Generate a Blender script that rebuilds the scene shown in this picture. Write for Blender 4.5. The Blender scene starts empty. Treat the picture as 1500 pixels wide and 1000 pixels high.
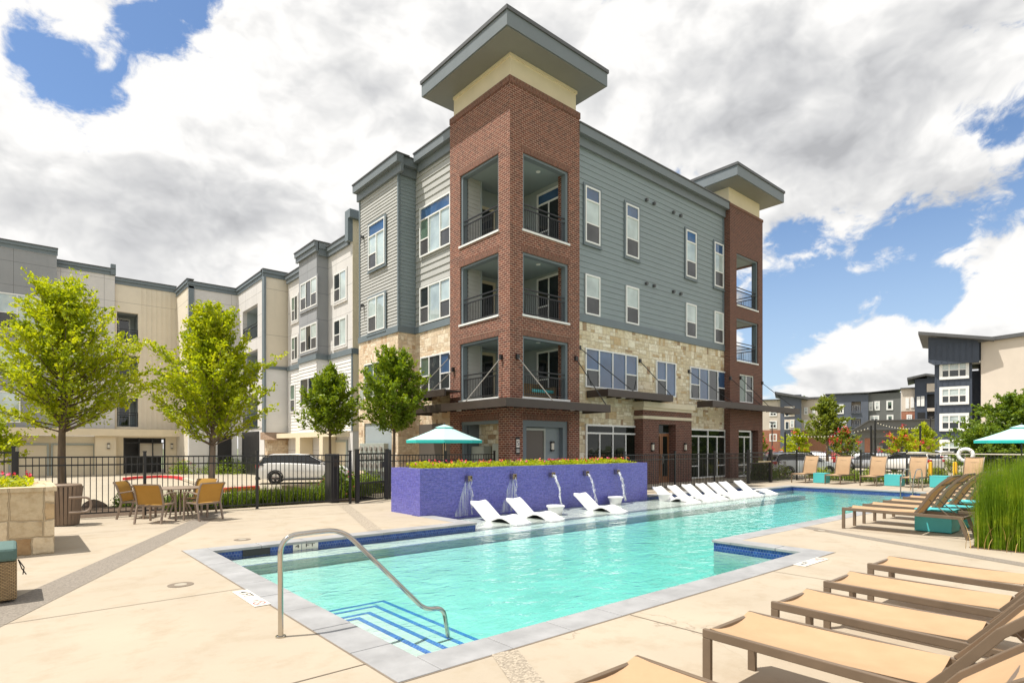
import bpy, math, random
import numpy as np
from mathutils import Vector, Matrix
random.seed(7); rng = np.random.default_rng(7)
S = bpy.context.scene; COL = S.collection
R_ = math.radians
# ---------------------------------------------------------------- camera
FX, CX, HY, EYE = 849.0, 750.0, 655.0, 1.7          # focal length, centre and horizon of the 1500 px wide photograph
YAW = R_(-40.7)
FW = (math.cos(R_(49.3)), math.sin(R_(49.3))); RT = (math.sin(R_(49.3)), -math.cos(R_(49.3)))
cd = bpy.data.cameras.new('camera'); cam = bpy.data.objects.new('camera', cd); COL.objects.link(cam)
cam.location = (0, 0, EYE); cam.rotation_euler = (R_(90), 0, YAW)
cd.sensor_width = 36; cd.lens = 36*FX/1500; cd.shift_y = (HY-500)/1500; cd.clip_start = .05; cd.clip_end = 2000
S.camera = cam
# ---------------------------------------------------------------- light
SUN_EL = R_(66); SUN_H = (-.9, .43)
_n = math.hypot(*SUN_H); SUN = Vector((SUN_H[0]/_n*math.cos(SUN_EL), SUN_H[1]/_n*math.cos(SUN_EL), math.sin(SUN_EL)))
sl = bpy.data.lights.new('sun', 'SUN'); sun = bpy.data.objects.new('sun', sl); COL.objects.link(sun)
sl.energy = 4.2; sl.angle = R_(.53); sl.color = (1, .945, .86)
sun.rotation_euler = (-SUN).to_track_quat('-Z', 'Y').to_euler(); sun.location = (0, 0, 60)
S.view_settings.view_transform = 'Standard'; S.view_settings.look = 'None'; S.view_settings.exposure = .50; S.view_settings.gamma = 1
S.render.engine = 'CYCLES'; S.cycles.max_bounces = 8; S.cycles.transparent_max_bounces = 24; S.cycles.caustics_reflective = False; S.cycles.caustics_refractive = False
# ---------------------------------------------------------------- node helper
class NT:
    def __init__(s, t): s.t = t
    def n(s, typ, **k):
        d = s.t.nodes.new(typ)
        for a, v in k.items():
            if a == 'i':
                for q, w in v.items(): s.set(d.inputs[q], w)
            else: setattr(d, a, v)
        return d
    def set(s, sock, w):
        if hasattr(w, 'is_output'): s.t.links.new(w, sock)
        elif isinstance(w, (tuple, list)) and len(w) == 3 and sock.type == 'RGBA': sock.default_value = (*w, 1)
        else: sock.default_value = w
    def math(s, op, a, b=None, c=None, clamp=False):
        d = s.n('ShaderNodeMath', operation=op, use_clamp=clamp); s.set(d.inputs[0], a)
        if b is not None: s.set(d.inputs[1], b)
        if c is not None: s.set(d.inputs[2], c)
        return d.outputs[0]
    def vm(s, op, a, b=None):
        d = s.n('ShaderNodeVectorMath', operation=op); s.set(d.inputs[0], a)
        if b is not None: s.set(d.inputs[1], b)
        return d.outputs['Value'] if op in ('DISTANCE', 'DOT_PRODUCT', 'LENGTH') else d.outputs[0]
    def mr(s, v, a, b, c=0, d=1, smooth=False):
        m = s.n('ShaderNodeMapRange', interpolation_type='SMOOTHSTEP' if smooth else 'LINEAR')
        for i, w in enumerate((v, a, b, c, d)): s.set(m.inputs[i], w)
        return m.outputs[0]
    def noise(s, vec, scale, detail=3, rough=.5, dist=0):
        return s.n('ShaderNodeTexNoise', i={'Vector': vec, 'Scale': scale, 'Detail': detail, 'Roughness': rough, 'Distortion': dist}).outputs['Fac']
    def mix(s, f, a, b, blend='MIX'):
        m = s.n('ShaderNodeMix', data_type='RGBA', blend_type=blend); s.set(m.inputs[0], f); s.set(m.inputs[6], a); s.set(m.inputs[7], b); return m.outputs[2]
    def ramp(s, f, stops, const=False):
        r = s.n('ShaderNodeValToRGB'); e = r.color_ramp.elements
        if const: r.color_ramp.interpolation = 'CONSTANT'
        while len(e) < len(stops): e.new(.5)
        for x, (p, c) in zip(e, stops): x.position = p; x.color = (*c, 1)
        s.set(r.inputs[0], f); return r.outputs[0]
# ---------------------------------------------------------------- sky with clouds
def pxdir(x, y):
    a, b = (x-CX)/FX, (HY-y)/FX
    return Vector((FW[0]+a*RT[0], FW[1]+a*RT[1], b)).normalized()
W = bpy.data.worlds.new('World'); S.world = W; W.use_nodes = True; W.node_tree.nodes.clear(); w = NT(W.node_tree)
sky = w.n('ShaderNodeTexSky', sky_type='NISHITA', sun_disc=False, sun_elevation=SUN_EL, sun_rotation=math.atan2(SUN.x, SUN.y), air_density=1.0, dust_density=.6, ozone_density=2.2)
dirv = w.n('ShaderNodeTexCoord').outputs['Generated']
P1 = w.n('ShaderNodeMapping', i={0: dirv, 3: (1, 1, 1.45)}).outputs[0]
wob = w.n('ShaderNodeTexNoise', i={'Vector': P1, 'Scale': 5.0, 'Detail': 4}).outputs['Color']
P2 = w.vm('ADD', P1, w.vm('SCALE', w.vm('SUBTRACT', wob, (.5, .5, .5)))); P2.node.inputs[1].links[0].from_node.inputs['Scale'].default_value = .12
n0 = w.noise(P2, 2.7, 12, .60)
L1 = w.vm('ADD', P2, (SUN.x*.10, SUN.y*.10, .10))
n1 = w.noise(L1, 2.7, 7, .60)
f0 = w.noise(P2, 9.0, 8, .62); f1 = w.noise(w.vm('ADD', P2, (SUN.x*.03, SUN.y*.03, .03)), 9.0, 5, .62)
big = w.noise(w.vm('ADD', P1, (3.1, 1.7, .4)), 1.6, 5, .5)
def blob(x, y, r, amp, prev):
    c = pxdir(x, y); dist = math.sqrt(FX*FX+(x-CX)**2+(y-HY)**2)
    d = w.vm('DISTANCE', dirv, tuple(c))
    return w.math('ADD', w.mr(d, r/dist*1.5, 0, 0, amp, True), prev)
cov = .15
for b in [(90,100,125,-.24),(165,170,115,-.25),(250,40,110,-.26),(330,-20,80,-.16),(60,60,60,-.08),(258,100,50,-.10),
          (1180,400,170,-.17),(1310,420,170,-.165),(1420,430,110,-.12),(1170,510,120,-.18),(1330,470,90,-.10),(1160,570,80,-.10),(1370,193,40,-.12),(1440,188,44,-.12),(340,404,50,-.14),
          (1268,500,62,.30),(1215,552,70,.32),(1335,565,80,.28),(1160,585,50,.18),(1270,458,40,.12),(1480,395,70,.20),(1465,505,80,.24),(1170,470,30,.08),
          (20,230,110,.12),(130,30,70,.16),(330,190,140,.18),(600,200,350,.16),(950,150,330,.24),(300,420,300,.12),(1250,230,170,.16),(720,230,200,.1),(1100,80,200,.1)]:
    cov = blob(*b, cov)
dens = w.math('ADD', w.math('MULTIPLY', w.math('SUBTRACT', n0, .5), 1.55), cov)
dens = w.math('ADD', dens, w.math('MULTIPLY', w.math('SUBTRACT', f0, .5), .62))
mask = w.mr(dens, -.01, .10, 0, 1, True)
gr = 0.0
for b in [(1230,330,170,.34),(1120,190,170,.26),(1330,230,150,.22),(1420,330,130,.20),(1000,60,140,.08),(320,370,170,.20),(150,330,150,.10),(470,330,160,.08),(1440,120,120,-.05),(300,190,130,-.22),(570,25,70,-.2),(150,60,130,-.2),(60,200,120,-.16),(1270,520,140,-.25),(860,420,200,-.05),(980,180,110,-.08)]:
    gr = blob(*b, gr)
nl = w.noise(P2, 2.7, 5, .55); n1.node.inputs['Detail'].default_value = 5; n1.node.inputs['Roughness'].default_value = .55
fl = w.noise(P2, 9.0, 4, .55); f1.node.inputs['Detail'].default_value = 4; f1.node.inputs['Roughness'].default_value = .55
lit = w.math('ADD', w.math('MULTIPLY', w.math('SUBTRACT', nl, n1), 3.0), w.math('MULTIPLY', w.math('SUBTRACT', fl, f1), 1.9))
lit = w.math('ADD', lit, w.math('MULTIPLY', w.math('SUBTRACT', big, .5), -.45))
lit = w.math('SUBTRACT', w.math('ADD', lit, .90), gr)
lit = w.math('ADD', lit, w.mr(dens, .05, .55, .16, -.10))
ccol = w.ramp(lit, [(0, (.35, .354, .366)), (.35, (.465, .468, .476)), (.7, (.59, .588, .584)), (1, (.73, .72, .705))])
skyc = w.mix(1, w.vm('SCALE', sky.outputs[0]), (1.0, 1.16, 1.32), 'MULTIPLY'); skyc.node.inputs[6].links[0].from_node.inputs['Scale'].default_value = .085
hz = w.mr(w.n('ShaderNodeSeparateXYZ', i={0: dirv}).outputs[2], .0, .42, .62, .04, True)
skyc = w.mix(hz, skyc, (.46, .56, .66))
fin = w.mix(mask, skyc, ccol)
bg = w.n('ShaderNodeBackground', i={'Color': fin, 'Strength': 1.0}); wo = w.n('ShaderNodeOutputWorld', i={0: bg.outputs[0]})
# ---------------------------------------------------------------- mesh builder
def tag(o, label=None, cat=None, group=None, kind=None):
    if label: o['label'] = label
    if cat: o['category'] = cat
    if group: o['group'] = group
    if kind: o['kind'] = kind
    return o
def wloc(o):
    v = Vector((0, 0, 0))
    while o: v = v+o.location; o = o.parent
    return v
class MB:
    def __init__(s): s.v = []; s.f = []; s.m = []; s.mi = 0; s.T = None; s.g = []
    def add(s, vs, fs):
        b = len(s.v)
        if s.T is not None: vs = [tuple(s.T @ Vector(q)) for q in vs]
        s.v += [tuple(q) for q in vs]; s.f += [tuple(b+i for i in q) for q in fs]; s.m += [s.mi]*len(fs); s.g.append((b, len(s.v), len(s.f)-len(fs), len(s.f))); return s
    def box(s, x0, x1, y0, y1, z0, z1):
        return s.add([(x0,y0,z0),(x1,y0,z0),(x1,y1,z0),(x0,y1,z0),(x0,y0,z1),(x1,y0,z1),(x1,y1,z1),(x0,y1,z1)],
                     [(0,3,2,1),(4,5,6,7),(0,1,5,4),(1,2,6,5),(2,3,7,6),(3,0,4,7)])
    def quad(s, a, b, c, d): return s.add([a, b, c, d], [(0, 1, 2, 3)])
    def prism(s, poly, h0, h1, ax='z'):
        n = len(poly)
        f = {'z': lambda p, h: (p[0], p[1], h), 'y': lambda p, h: (p[0], h, p[1]), 'x': lambda p, h: (h, p[0], p[1])}[ax]
        return s.add([f(p, h0) for p in poly]+[f(p, h1) for p in poly], [tuple(range(n))[::-1], tuple(range(n, 2*n))]+[(i, (i+1) % n, n+(i+1) % n, n+i) for i in range(n)])
    def tube(s, path, r, n=8, caps=True, rr=None):
        P = [Vector(p) for p in path]; vs = []; fs = []; up0 = None
        for i, p in enumerate(P):
            t = (P[min(i+1, len(P)-1)]-P[max(i-1, 0)]).normalized()
            if up0 is None: up0 = Vector((0, 0, 1)) if abs(t.z) < .9 else Vector((1, 0, 0))
            a = t.cross(up0).normalized(); up0 = a.cross(t).normalized(); q = rr[i] if rr else r
            for k in range(n):
                g = 2*math.pi*(k+.5)/n; vs.append(p+a*math.cos(g)*q+up0*math.sin(g)*q)
        for i in range(len(P)-1):
            for k in range(n): fs.append((i*n+k, i*n+(k+1) % n, (i+1)*n+(k+1) % n, (i+1)*n+k))
        if caps: fs += [tuple(range(n))[::-1], tuple(range((len(P)-1)*n, len(P)*n))]
        return s.add(vs, fs)
    def bar(s, a, b, w, h=None):
        """rectangular bar from a to b, w across (horizontal), h up"""
        h = h or w; a, b = Vector(a), Vector(b); t = (b-a).normalized(); up = Vector((0, 0, 1)) if abs(t.z) < .95 else Vector((0, 1, 0))
        x = t.cross(up).normalized()*w/2; y = x.cross(t).normalized()*h/2
        return s.add([a-x-y, a+x-y, a+x+y, a-x+y, b-x-y, b+x-y, b+x+y, b-x+y], [(0,1,2,3),(7,6,5,4),(0,4,5,1),(1,5,6,2),(2,6,7,3),(3,7,4,0)])
    def lathe(s, prof, n=20, cx=0, cy=0):
        vs = [(cx+r*math.cos(2*math.pi*k/n), cy+r*math.sin(2*math.pi*k/n), z) for r, z in prof for k in range(n)]
        fs = [(i*n+k, i*n+(k+1) % n, (i+1)*n+(k+1) % n, (i+1)*n+k) for i in range(len(prof)-1) for k in range(n)]
        return s.add(vs, fs+[tuple(range(n))[::-1], tuple(range((len(prof)-1)*n, len(prof)*n))])
    def each(s, name, mats, parent, **k):
        """every box or tube added becomes a part of its own"""
        for v0, v1, f0, f1 in s.g:
            q = MB(); q.v = s.v[v0:v1]; q.f = [tuple(i-v0 for i in f) for f in s.f[f0:f1]]; q.m = s.m[f0:f1]; q.build(name, mats, parent, **k)
    def build(s, name, mats, parent=None, smooth=False, bevel=0, local=False, origin=True):
        me = bpy.data.meshes.new(name); o = bpy.data.objects.new(name, me); COL.objects.link(o)
        if not isinstance(mats, (list, tuple)): mats = [mats]
        V = np.array(s.v, float).reshape(-1, 3)
        if parent is not None:
            o.parent = parent
            if not local: V = V-np.array(wloc(parent))
        elif origin and not local and len(V):
            lo, hi = V.min(0), V.max(0); c = np.array([(lo[0]+hi[0])/2, (lo[1]+hi[1])/2, lo[2]]); V = V-c; o.location = c
        me.from_pydata(V.tolist(), [], s.f)
        for m in mats: me.materials.append(m)
        if len(mats) > 1: me.polygons.foreach_set('material_index', s.m)
        if smooth:
            me.polygons.foreach_set('use_smooth', [True]*len(s.f))
            if smooth != 'all': me.set_sharp_from_angle(angle=R_(35))
        me.update()
        if bevel:
            b = o.modifiers.new('bevel', 'BEVEL'); b.width = bevel; b.segments = 2; b.limit_method = 'ANGLE'
        return o
def thing(name, loc, label, cat, group=None, rz=0):
    o = bpy.data.objects.new(name, None); COL.objects.link(o); o.location = loc; o.rotation_euler = (0, 0, rz); o.empty_display_size = .2
    return tag(o, label, cat, group)
KIDS = {}
def copy_tree(o, parent=None):
    c = o.copy(); COL.objects.link(c)
    if parent is not None: c.parent = parent
    for k in list(o.children): copy_tree(k, c)
    return c
def dup(o, loc, rz, label, group=None):
    c = copy_tree(o); c.location = loc; c.rotation_euler = (0, 0, rz); c['label'] = label
    if group: c['group'] = group
    return c
# pixel helpers: a pixel of the photograph on the ground or at a depth along the view
def ground(x, y, z=0):
    d = FX*(EYE-z)/(y-HY); a = (x-CX)/FX*d; return Vector((FW[0]*d+RT[0]*a, FW[1]*d+RT[1]*a, z))
def atd(x, y, d):
    a = (x-CX)/FX*d; return Vector((FW[0]*d+RT[0]*a, FW[1]*d+RT[1]*a, EYE+(HY-y)/FX*d))
def atv(x, v): a = (x-CX)/FX; return (FW[0]+a*RT[0])*v/(FW[1]+a*RT[1])      # u where column x meets the plane v
def atu(x, u): a = (x-CX)/FX; return (FW[1]+a*RT[1])*u/(FW[0]+a*RT[0])
# ---------------------------------------------------------------- materials
def newmat(name):
    m = bpy.data.materials.new(name); m.use_nodes = True; m.node_tree.nodes.clear(); t = NT(m.node_tree)
    b = t.n('ShaderNodeBsdfPrincipled'); t.out = t.n('ShaderNodeOutputMaterial', i={0: b.outputs[0]})
    t.pos = t.n('ShaderNodeNewGeometry').outputs['Position']; return m, t, b
def M(name, c, rough=.6, var=.12, scale=3., bump=0, bscale=40, metal=0, spec=.5, stretch=(1, 1, 1), dirt=0, obj=False):
    m, t, b = newmat(name)
    pos = t.n('ShaderNodeTexCoord').outputs['Object'] if obj else t.pos
    p = t.n('ShaderNodeMapping', i={0: pos, 3: stretch}).outputs[0]
    n = t.noise(p, scale, 6, .6)
    lo, hi = tuple(x*(1-var) for x in c), tuple(min(1, x*(1+var)) for x in c)
    col = t.ramp(n, [(.3, lo), (.7, hi)])
    if dirt:
        col = t.mix(t.mr(t.noise(t.pos, .7, 8, .65), .48, .75, 0, dirt), col, tuple(x*.55 for x in c))
    t.set(b.inputs['Base Color'], col); b.inputs['Metallic'].default_value = metal
    b.inputs['Specular IOR Level'].default_value = spec
    t.set(b.inputs['Roughness'], t.mr(n, .2, .8, max(0, rough-.06), min(1, rough+.06)))
    if bump:
        bn = t.n('ShaderNodeBump', i={'Strength': bump, 'Distance': .02, 'Height': t.noise(p, bscale, 4, .6)}); t.set(b.inputs['Normal'], bn.outputs[0])
    return m
def wallvec(t):
    """(along the wall, height) from the world position and the face's own direction; on flat faces (x, y)"""
    g = t.pos.node; x = t.n('ShaderNodeSeparateXYZ', i={0: t.pos}); n = t.n('ShaderNodeSeparateXYZ', i={0: g.outputs['True Normal']})
    ax, ay, az = (t.math('ABSOLUTE', n.outputs[i]) for i in range(3))
    ch = t.math('GREATER_THAN', ax, ay); fl = t.math('GREATER_THAN', az, .7)
    h = t.math('ADD', t.math('MULTIPLY', x.outputs[0], t.math('SUBTRACT', 1, ch)), t.math('MULTIPLY', x.outputs[1], ch))
    h = t.math('ADD', t.math('MULTIPLY', h, t.math('SUBTRACT', 1, fl)), t.math('MULTIPLY', x.outputs[0], fl))
    z = t.math('ADD', t.math('MULTIPLY', x.outputs[2], t.math('SUBTRACT', 1, fl)), t.math('MULTIPLY', x.outputs[1], fl))
    return t.n('ShaderNodeCombineXYZ', i={0: h, 1: z, 2: 0.0}).outputs[0], h, z
def brickmat(name, c1, c2, mortar, bw, bh, ms, rot=False, rough=.85, bump=.5, var=.35, nsc=9):
    m, t, b = newmat(name); v, h, z = wallvec(t)
    if rot: v = t.n('ShaderNodeCombineXYZ', i={0: z, 1: h, 2: 0.0}).outputs[0]
    k = t.n('ShaderNodeTexBrick', i={'Vector': v, 'Color1': c1, 'Color2': c2, 'Mortar': mortar, 'Scale': 1.0, 'Mortar Size': ms, 'Mortar Smooth': .15, 'Bias': 0., 'Brick Width': bw, 'Row Height': bh})
    nz = t.noise(v, nsc, 5, .6)
    col = t.mix(1, k.outputs['Color'], t.ramp(nz, [(.25, (1-var,)*3), (.75, (1+var*.6,)*3)]), 'MULTIPLY')
    t.set(b.inputs['Base Color'], col); b.inputs['Roughness'].default_value = rough
    bn = t.n('ShaderNodeBump', i={'Strength': bump, 'Distance': .01, 'Height': t.math('SUBTRACT', 1, k.outputs['Fac'])}); t.set(b.inputs['Normal'], bn.outputs[0])
    return m
def stonemat(name, Wb=.62, Hb=.44, cols=None, mort=(.58, .48, .34), wob=.07):
    """random coursed ashlar: big cells split into one to three rows and each row into one to three stones"""
    m, t, b = newmat(name); v, h, z = wallvec(t)
    wn = t.n('ShaderNodeSeparateXYZ', i={0: t.vm('MULTIPLY', t.vm('SUBTRACT', t.n('ShaderNodeTexNoise', i={'Vector': v, 'Scale': 4.5, 'Detail': 3}).outputs['Color'], (.5, .5, .5)), (wob, wob*1.3, 0))})
    h = t.math('ADD', h, wn.outputs[0]); z = t.math('ADD', z, wn.outputs[1])
    def white(x, y, w_): return t.n('ShaderNodeTexWhiteNoise', noise_dimensions='3D', i={0: t.n('ShaderNodeCombineXYZ', i={0: x, 1: y, 2: w_}).outputs[0]}).outputs['Value']
    zz = t.math('DIVIDE', z, Hb); row = t.math('FLOOR', zz); hh = t.math('ADD', t.math('DIVIDE', h, Wb), t.math('MULTIPLY', white(row, 3.3, 1.1), 7)); cx = t.math('FLOOR', hh)
    lx, lz = t.math('SUBTRACT', hh, cx), t.math('SUBTRACT', zz, row); r = white(cx, row, .5)
    nz = t.math('ADD', t.math('ADD', 1, t.math('GREATER_THAN', r, .22)), t.math('GREATER_THAN', r, .68)); sz = t.math('MULTIPLY', lz, nz); sr = t.math('FLOOR', sz)
    r2 = white(cx, row, t.math('ADD', sr, 10.5)); nx = t.math('ADD', t.math('ADD', 1, t.math('GREATER_THAN', r2, .30)), t.math('GREATER_THAN', r2, .8)); sx = t.math('MULTIPLY', lx, nx); sc = t.math('FLOOR', sx)
    fx, fz_ = t.math('SUBTRACT', sx, sc), t.math('SUBTRACT', sz, sr)
    ex = t.math('MULTIPLY', t.math('MINIMUM', fx, t.math('SUBTRACT', 1, fx)), t.math('DIVIDE', Wb, nx)); ez = t.math('MULTIPLY', t.math('MINIMUM', fz_, t.math('SUBTRACT', 1, fz_)), t.math('DIVIDE', Hb, nz))
    e = t.mr(t.math('MINIMUM', ex, ez), .004, .016, 0, 1, True)
    cid = white(t.math('ADD', cx, t.math('MULTIPLY', sc, .31)), row, t.math('ADD', sr, 20.5))
    cols = cols or [(0, (.70, .61, .43)), (.22, (.78, .70, .53)), (.45, (.66, .57, .40)), (.65, (.84, .78, .63)), (.86, (.58, .44, .26)), (.955, (.38, .27, .17))]
    col = t.ramp(cid, cols, True); n = t.noise(v, 7, 7, .65)
    col = t.mix(1, col, t.ramp(n, [(.25, (.70, .63, .54)), (.55, (1, 1, 1)), (.8, (1.08, 1.05, 1.0))]), 'MULTIPLY')
    col = t.mix(t.mr(t.noise(v, 3.3, 5, .6), .6, .72, 0, .45), col, (.40, .23, .09)); col = t.mix(e, mort, col)
    t.set(b.inputs['Base Color'], col); b.inputs['Roughness'].default_value = .85
    bn = t.n('ShaderNodeBump', i={'Strength': .8, 'Distance': .03, 'Height': t.math('ADD', t.math('MULTIPLY', e, .8), t.math('MULTIPLY', n, .7))}); t.set(b.inputs['Normal'], bn.outputs[0])
    return m
def leafmat(name, c1, c2, c3, tr=.42, sc=2.2):
    m, t, b = newmat(name)
    n = t.noise(t.pos, sc, 3, .6); f = t.noise(t.pos, 23, 2, .5)
    col = t.ramp(t.math('ADD', t.math('MULTIPLY', n, .55), t.math('MULTIPLY', f, .45)), [(.34, c1), (.5, c2), (.66, c3)])
    d = t.n('ShaderNodeBsdfPrincipled', i={'Base Color': col, 'Roughness': .42, 'Specular IOR Level': .35})
    tl = t.n('ShaderNodeBsdfTranslucent', i={'Color': t.mix(1, col, (1.5, 1.35, .5), 'MULTIPLY')})
    mx = t.n('ShaderNodeMixShader', i={0: tr, 1: d.outputs[0], 2: tl.outputs[0]}); t.set(t.out.inputs[0], mx.outputs[0]); t.t.nodes.remove(b)
    return m
def glassmat(name, c, ior=1.9, rough=.02, wavy=.012):
    m, t, b = newmat(name)
    b.inputs['Roughness'].default_value = rough; b.inputs['IOR'].default_value = ior
    n = t.noise(t.pos, .9, 3, .5)
    t.set(b.inputs['Base Color'], t.ramp(n, [(.3, tuple(x*.7 for x in c)), (.7, tuple(min(1, x*1.25) for x in c))]))
    bn = t.n('ShaderNodeBump', i={'Strength': .35, 'Distance': wavy, 'Height': t.noise(t.pos, 1.7, 1)}); t.set(b.inputs['Normal'], bn.outputs[0])
    return m
m_brick = brickmat('red_brick', (.215, .060, .034), (.115, .034, .025), (.42, .29, .21), .225, .085, .012, var=.42, nsc=5)
m_brick2 = brickmat('dark_brick', (.17, .060, .040), (.10, .038, .028), (.24, .16, .12), .225, .085, .011)
m_soldier = brickmat('soldier_brick', (.20, .075, .048), (.12, .046, .032), (.28, .18, .125), .22, .075, .010, rot=True)
m_stone = stonemat('cut_stone', .52, .37)
m_stone_lit = stonemat('cut_stone_sunlit', .54, .37, [(0, (.70, .56, .40)), (.25, (.78, .65, .48)), (.5, (.68, .54, .38)), (.72, (.82, .71, .55)), (.90, (.58, .41, .26)), (.97, (.46, .33, .22))], (.64, .52, .38))  # the cut stone again, with its sunlit tone put into the colours
m_planter = stonemat('planter_stone', .85, .55, [(0, (.56, .45, .29)), (.3, (.66, .54, .37)), (.55, (.54, .39, .22)), (.75, (.68, .56, .38)), (.9, (.40, .26, .13))], (.46, .36, .23))
m_side = M('grey_siding', (.24, .285, .30), .62, .06, 1.2, .05, 60, stretch=(1, 1, 4))
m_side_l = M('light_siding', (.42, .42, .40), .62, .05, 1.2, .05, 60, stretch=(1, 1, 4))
m_side_w = M('white_siding', (.72, .71, .69), .6, .05, 1.2)
m_trim = M('grey_trim', (.155, .19, .21), .55, .06, 2)
m_trim_d = M('dark_roof_metal', (.09, .092, .095), .5, .1, 2)
m_fascia = M('fascia_metal', (.165, .19, .205), .5, .05, 1.5)
m_soffit = M('soffit_board', (.22, .22, .20), .7, .05, 1.5)
def stucco(name, c, bw=2.44, bh=1.52):
    m, t, b = newmat(name); v, h, z = wallvec(t)
    k = t.n('ShaderNodeTexBrick', offset=0.0, i={'Vector': v, 'Scale': 1.0, 'Mortar Size': .014, 'Mortar Smooth': .1, 'Brick Width': bw, 'Row Height': bh}).outputs['Fac']
    col = t.ramp(t.noise(t.pos, .8, 6, .6), [(.3, tuple(x*.94 for x in c)), (.7, tuple(min(1, x*1.04) for x in c))])
    st = t.noise(t.n('ShaderNodeMapping', i={0: t.pos, 3: (2.2, 2.2, .22)}).outputs[0], 1.0, 5, .65)
    col = t.mix(t.mr(st, .55, .8, 0, .28), col, tuple(x*.72 for x in c)); t.set(b.inputs['Base Color'], t.mix(k, col, tuple(x*.55 for x in c))); b.inputs['Roughness'].default_value = .85
    bn = t.n('ShaderNodeBump', i={'Strength': .15, 'Distance': .01, 'Height': t.noise(t.pos, 90, 3)}); t.set(b.inputs['Normal'], bn.outputs[0]); return m
m_cream = M('cream_stucco', (.74, .64, .46), .8, .05, 1.2, .1, 90)
m_cream2 = stucco('tan_stucco', (.72, .65, .53), 40, 3.05)
m_white = stucco('white_stucco', (.64, .62, .60))
m_grey = stucco('grey_stucco', (.30, .31, .325))
m_frame = M('white_window_frame', (.80, .80, .78), .4, .03, 2)
m_int = M('balcony_wall', (.34, .385, .40), .7, .05, 1)
m_ceil = M('balcony_ceiling', (.27, .33, .34), .7, .05, 1)
m_floor = M('balcony_floor', (.35, .33, .30), .8, .08, 2)
m_brown = M('brown_metal', (.052, .037, .030), .45, .12, 2)
m_black = M('black_metal', (.018, .018, .019), .4, .15, 3)
m_steelrod = M('grey_rod', (.30, .28, .25), .4, .1, 3)
m_caststone = M('cast_stone', (.66, .58, .43), .8, .07, 2, .15, 60)
m_wood = M('door_wood', (.24, .10, .04), .4, .3, 4, stretch=(8, 8, .5))
m_door = M('taupe_door', (.115, .10, .085), .5, .06, 2)
m_cab = M('cabinet_grey', (.36, .39, .35), .45, .06, 2)
m_glass = glassmat('window_glass_dark', (.020, .026, .028), 1.75)
m_glass_b = glassmat('window_glass_blinds_sky', (.46, .54, .53), 2.0)  # pale colour holds blinds and a painted sky reflection together
m_glass_g = glassmat('window_glass_green', (.10, .16, .12), 1.9)
m_glass_sky = glassmat('window_glass_sky_tone', (.04, .095, .20), 1.9)  # blue base colour stands in for reflected sky
m_screen = glassmat('window_screen', (.085, .085, .088), 1.45, .25)
m_store = glassmat('storefront_glass', (.008, .012, .009), 1.42)
# ---------------------------------------------------------------- plane helpers: 'v' faces -y at y=c, 'u' faces -x at x=c, 'w' faces +x at x=c
def pt(pl, c, a, o, z): return {'v': (a, c-o, z), 'u': (c-o, a, z), 'w': (c+o, a, z)}[pl]
def pbox(mb, pl, c, a0, a1, o0, o1, z0, z1):
    p, q = pt(pl, c, a0, o0, z0), pt(pl, c, a1, o1, z1)
    return mb.box(min(p[0], q[0]), max(p[0], q[0]), min(p[1], q[1]), max(p[1], q[1]), z0, z1)
def pquad(mb, pl, c, a0, a1, z0, z1, o):
    mb.quad(pt(pl, c, a0, o, z0), pt(pl, c, a1, o, z0), pt(pl, c, a1, o, z1), pt(pl, c, a0, o, z1))
def siding(mb, pl, c, a0, a1, z0, z1, lap, d=.022, base=.004):
    n = max(1, round((z1-z0)/lap)); h = (z1-z0)/n
    for i in range(n):
        b, t = z0+i*h, z0+(i+1)*h
        mb.add([pt(pl, c, a0, base, t), pt(pl, c, a1, base, t), pt(pl, c, a1, base+d, b), pt(pl, c, a0, base+d, b), pt(pl, c, a0, base, b), pt(pl, c, a1, base, b)],
               [(0, 1, 2, 3), (3, 2, 5, 4)])
PANES = [m_glass, m_glass_b, m_glass_sky, m_screen, m_glass_g, m_store]
K = dict(d=0, b=1, t=2, s=3, g=4, f=5)
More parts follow.
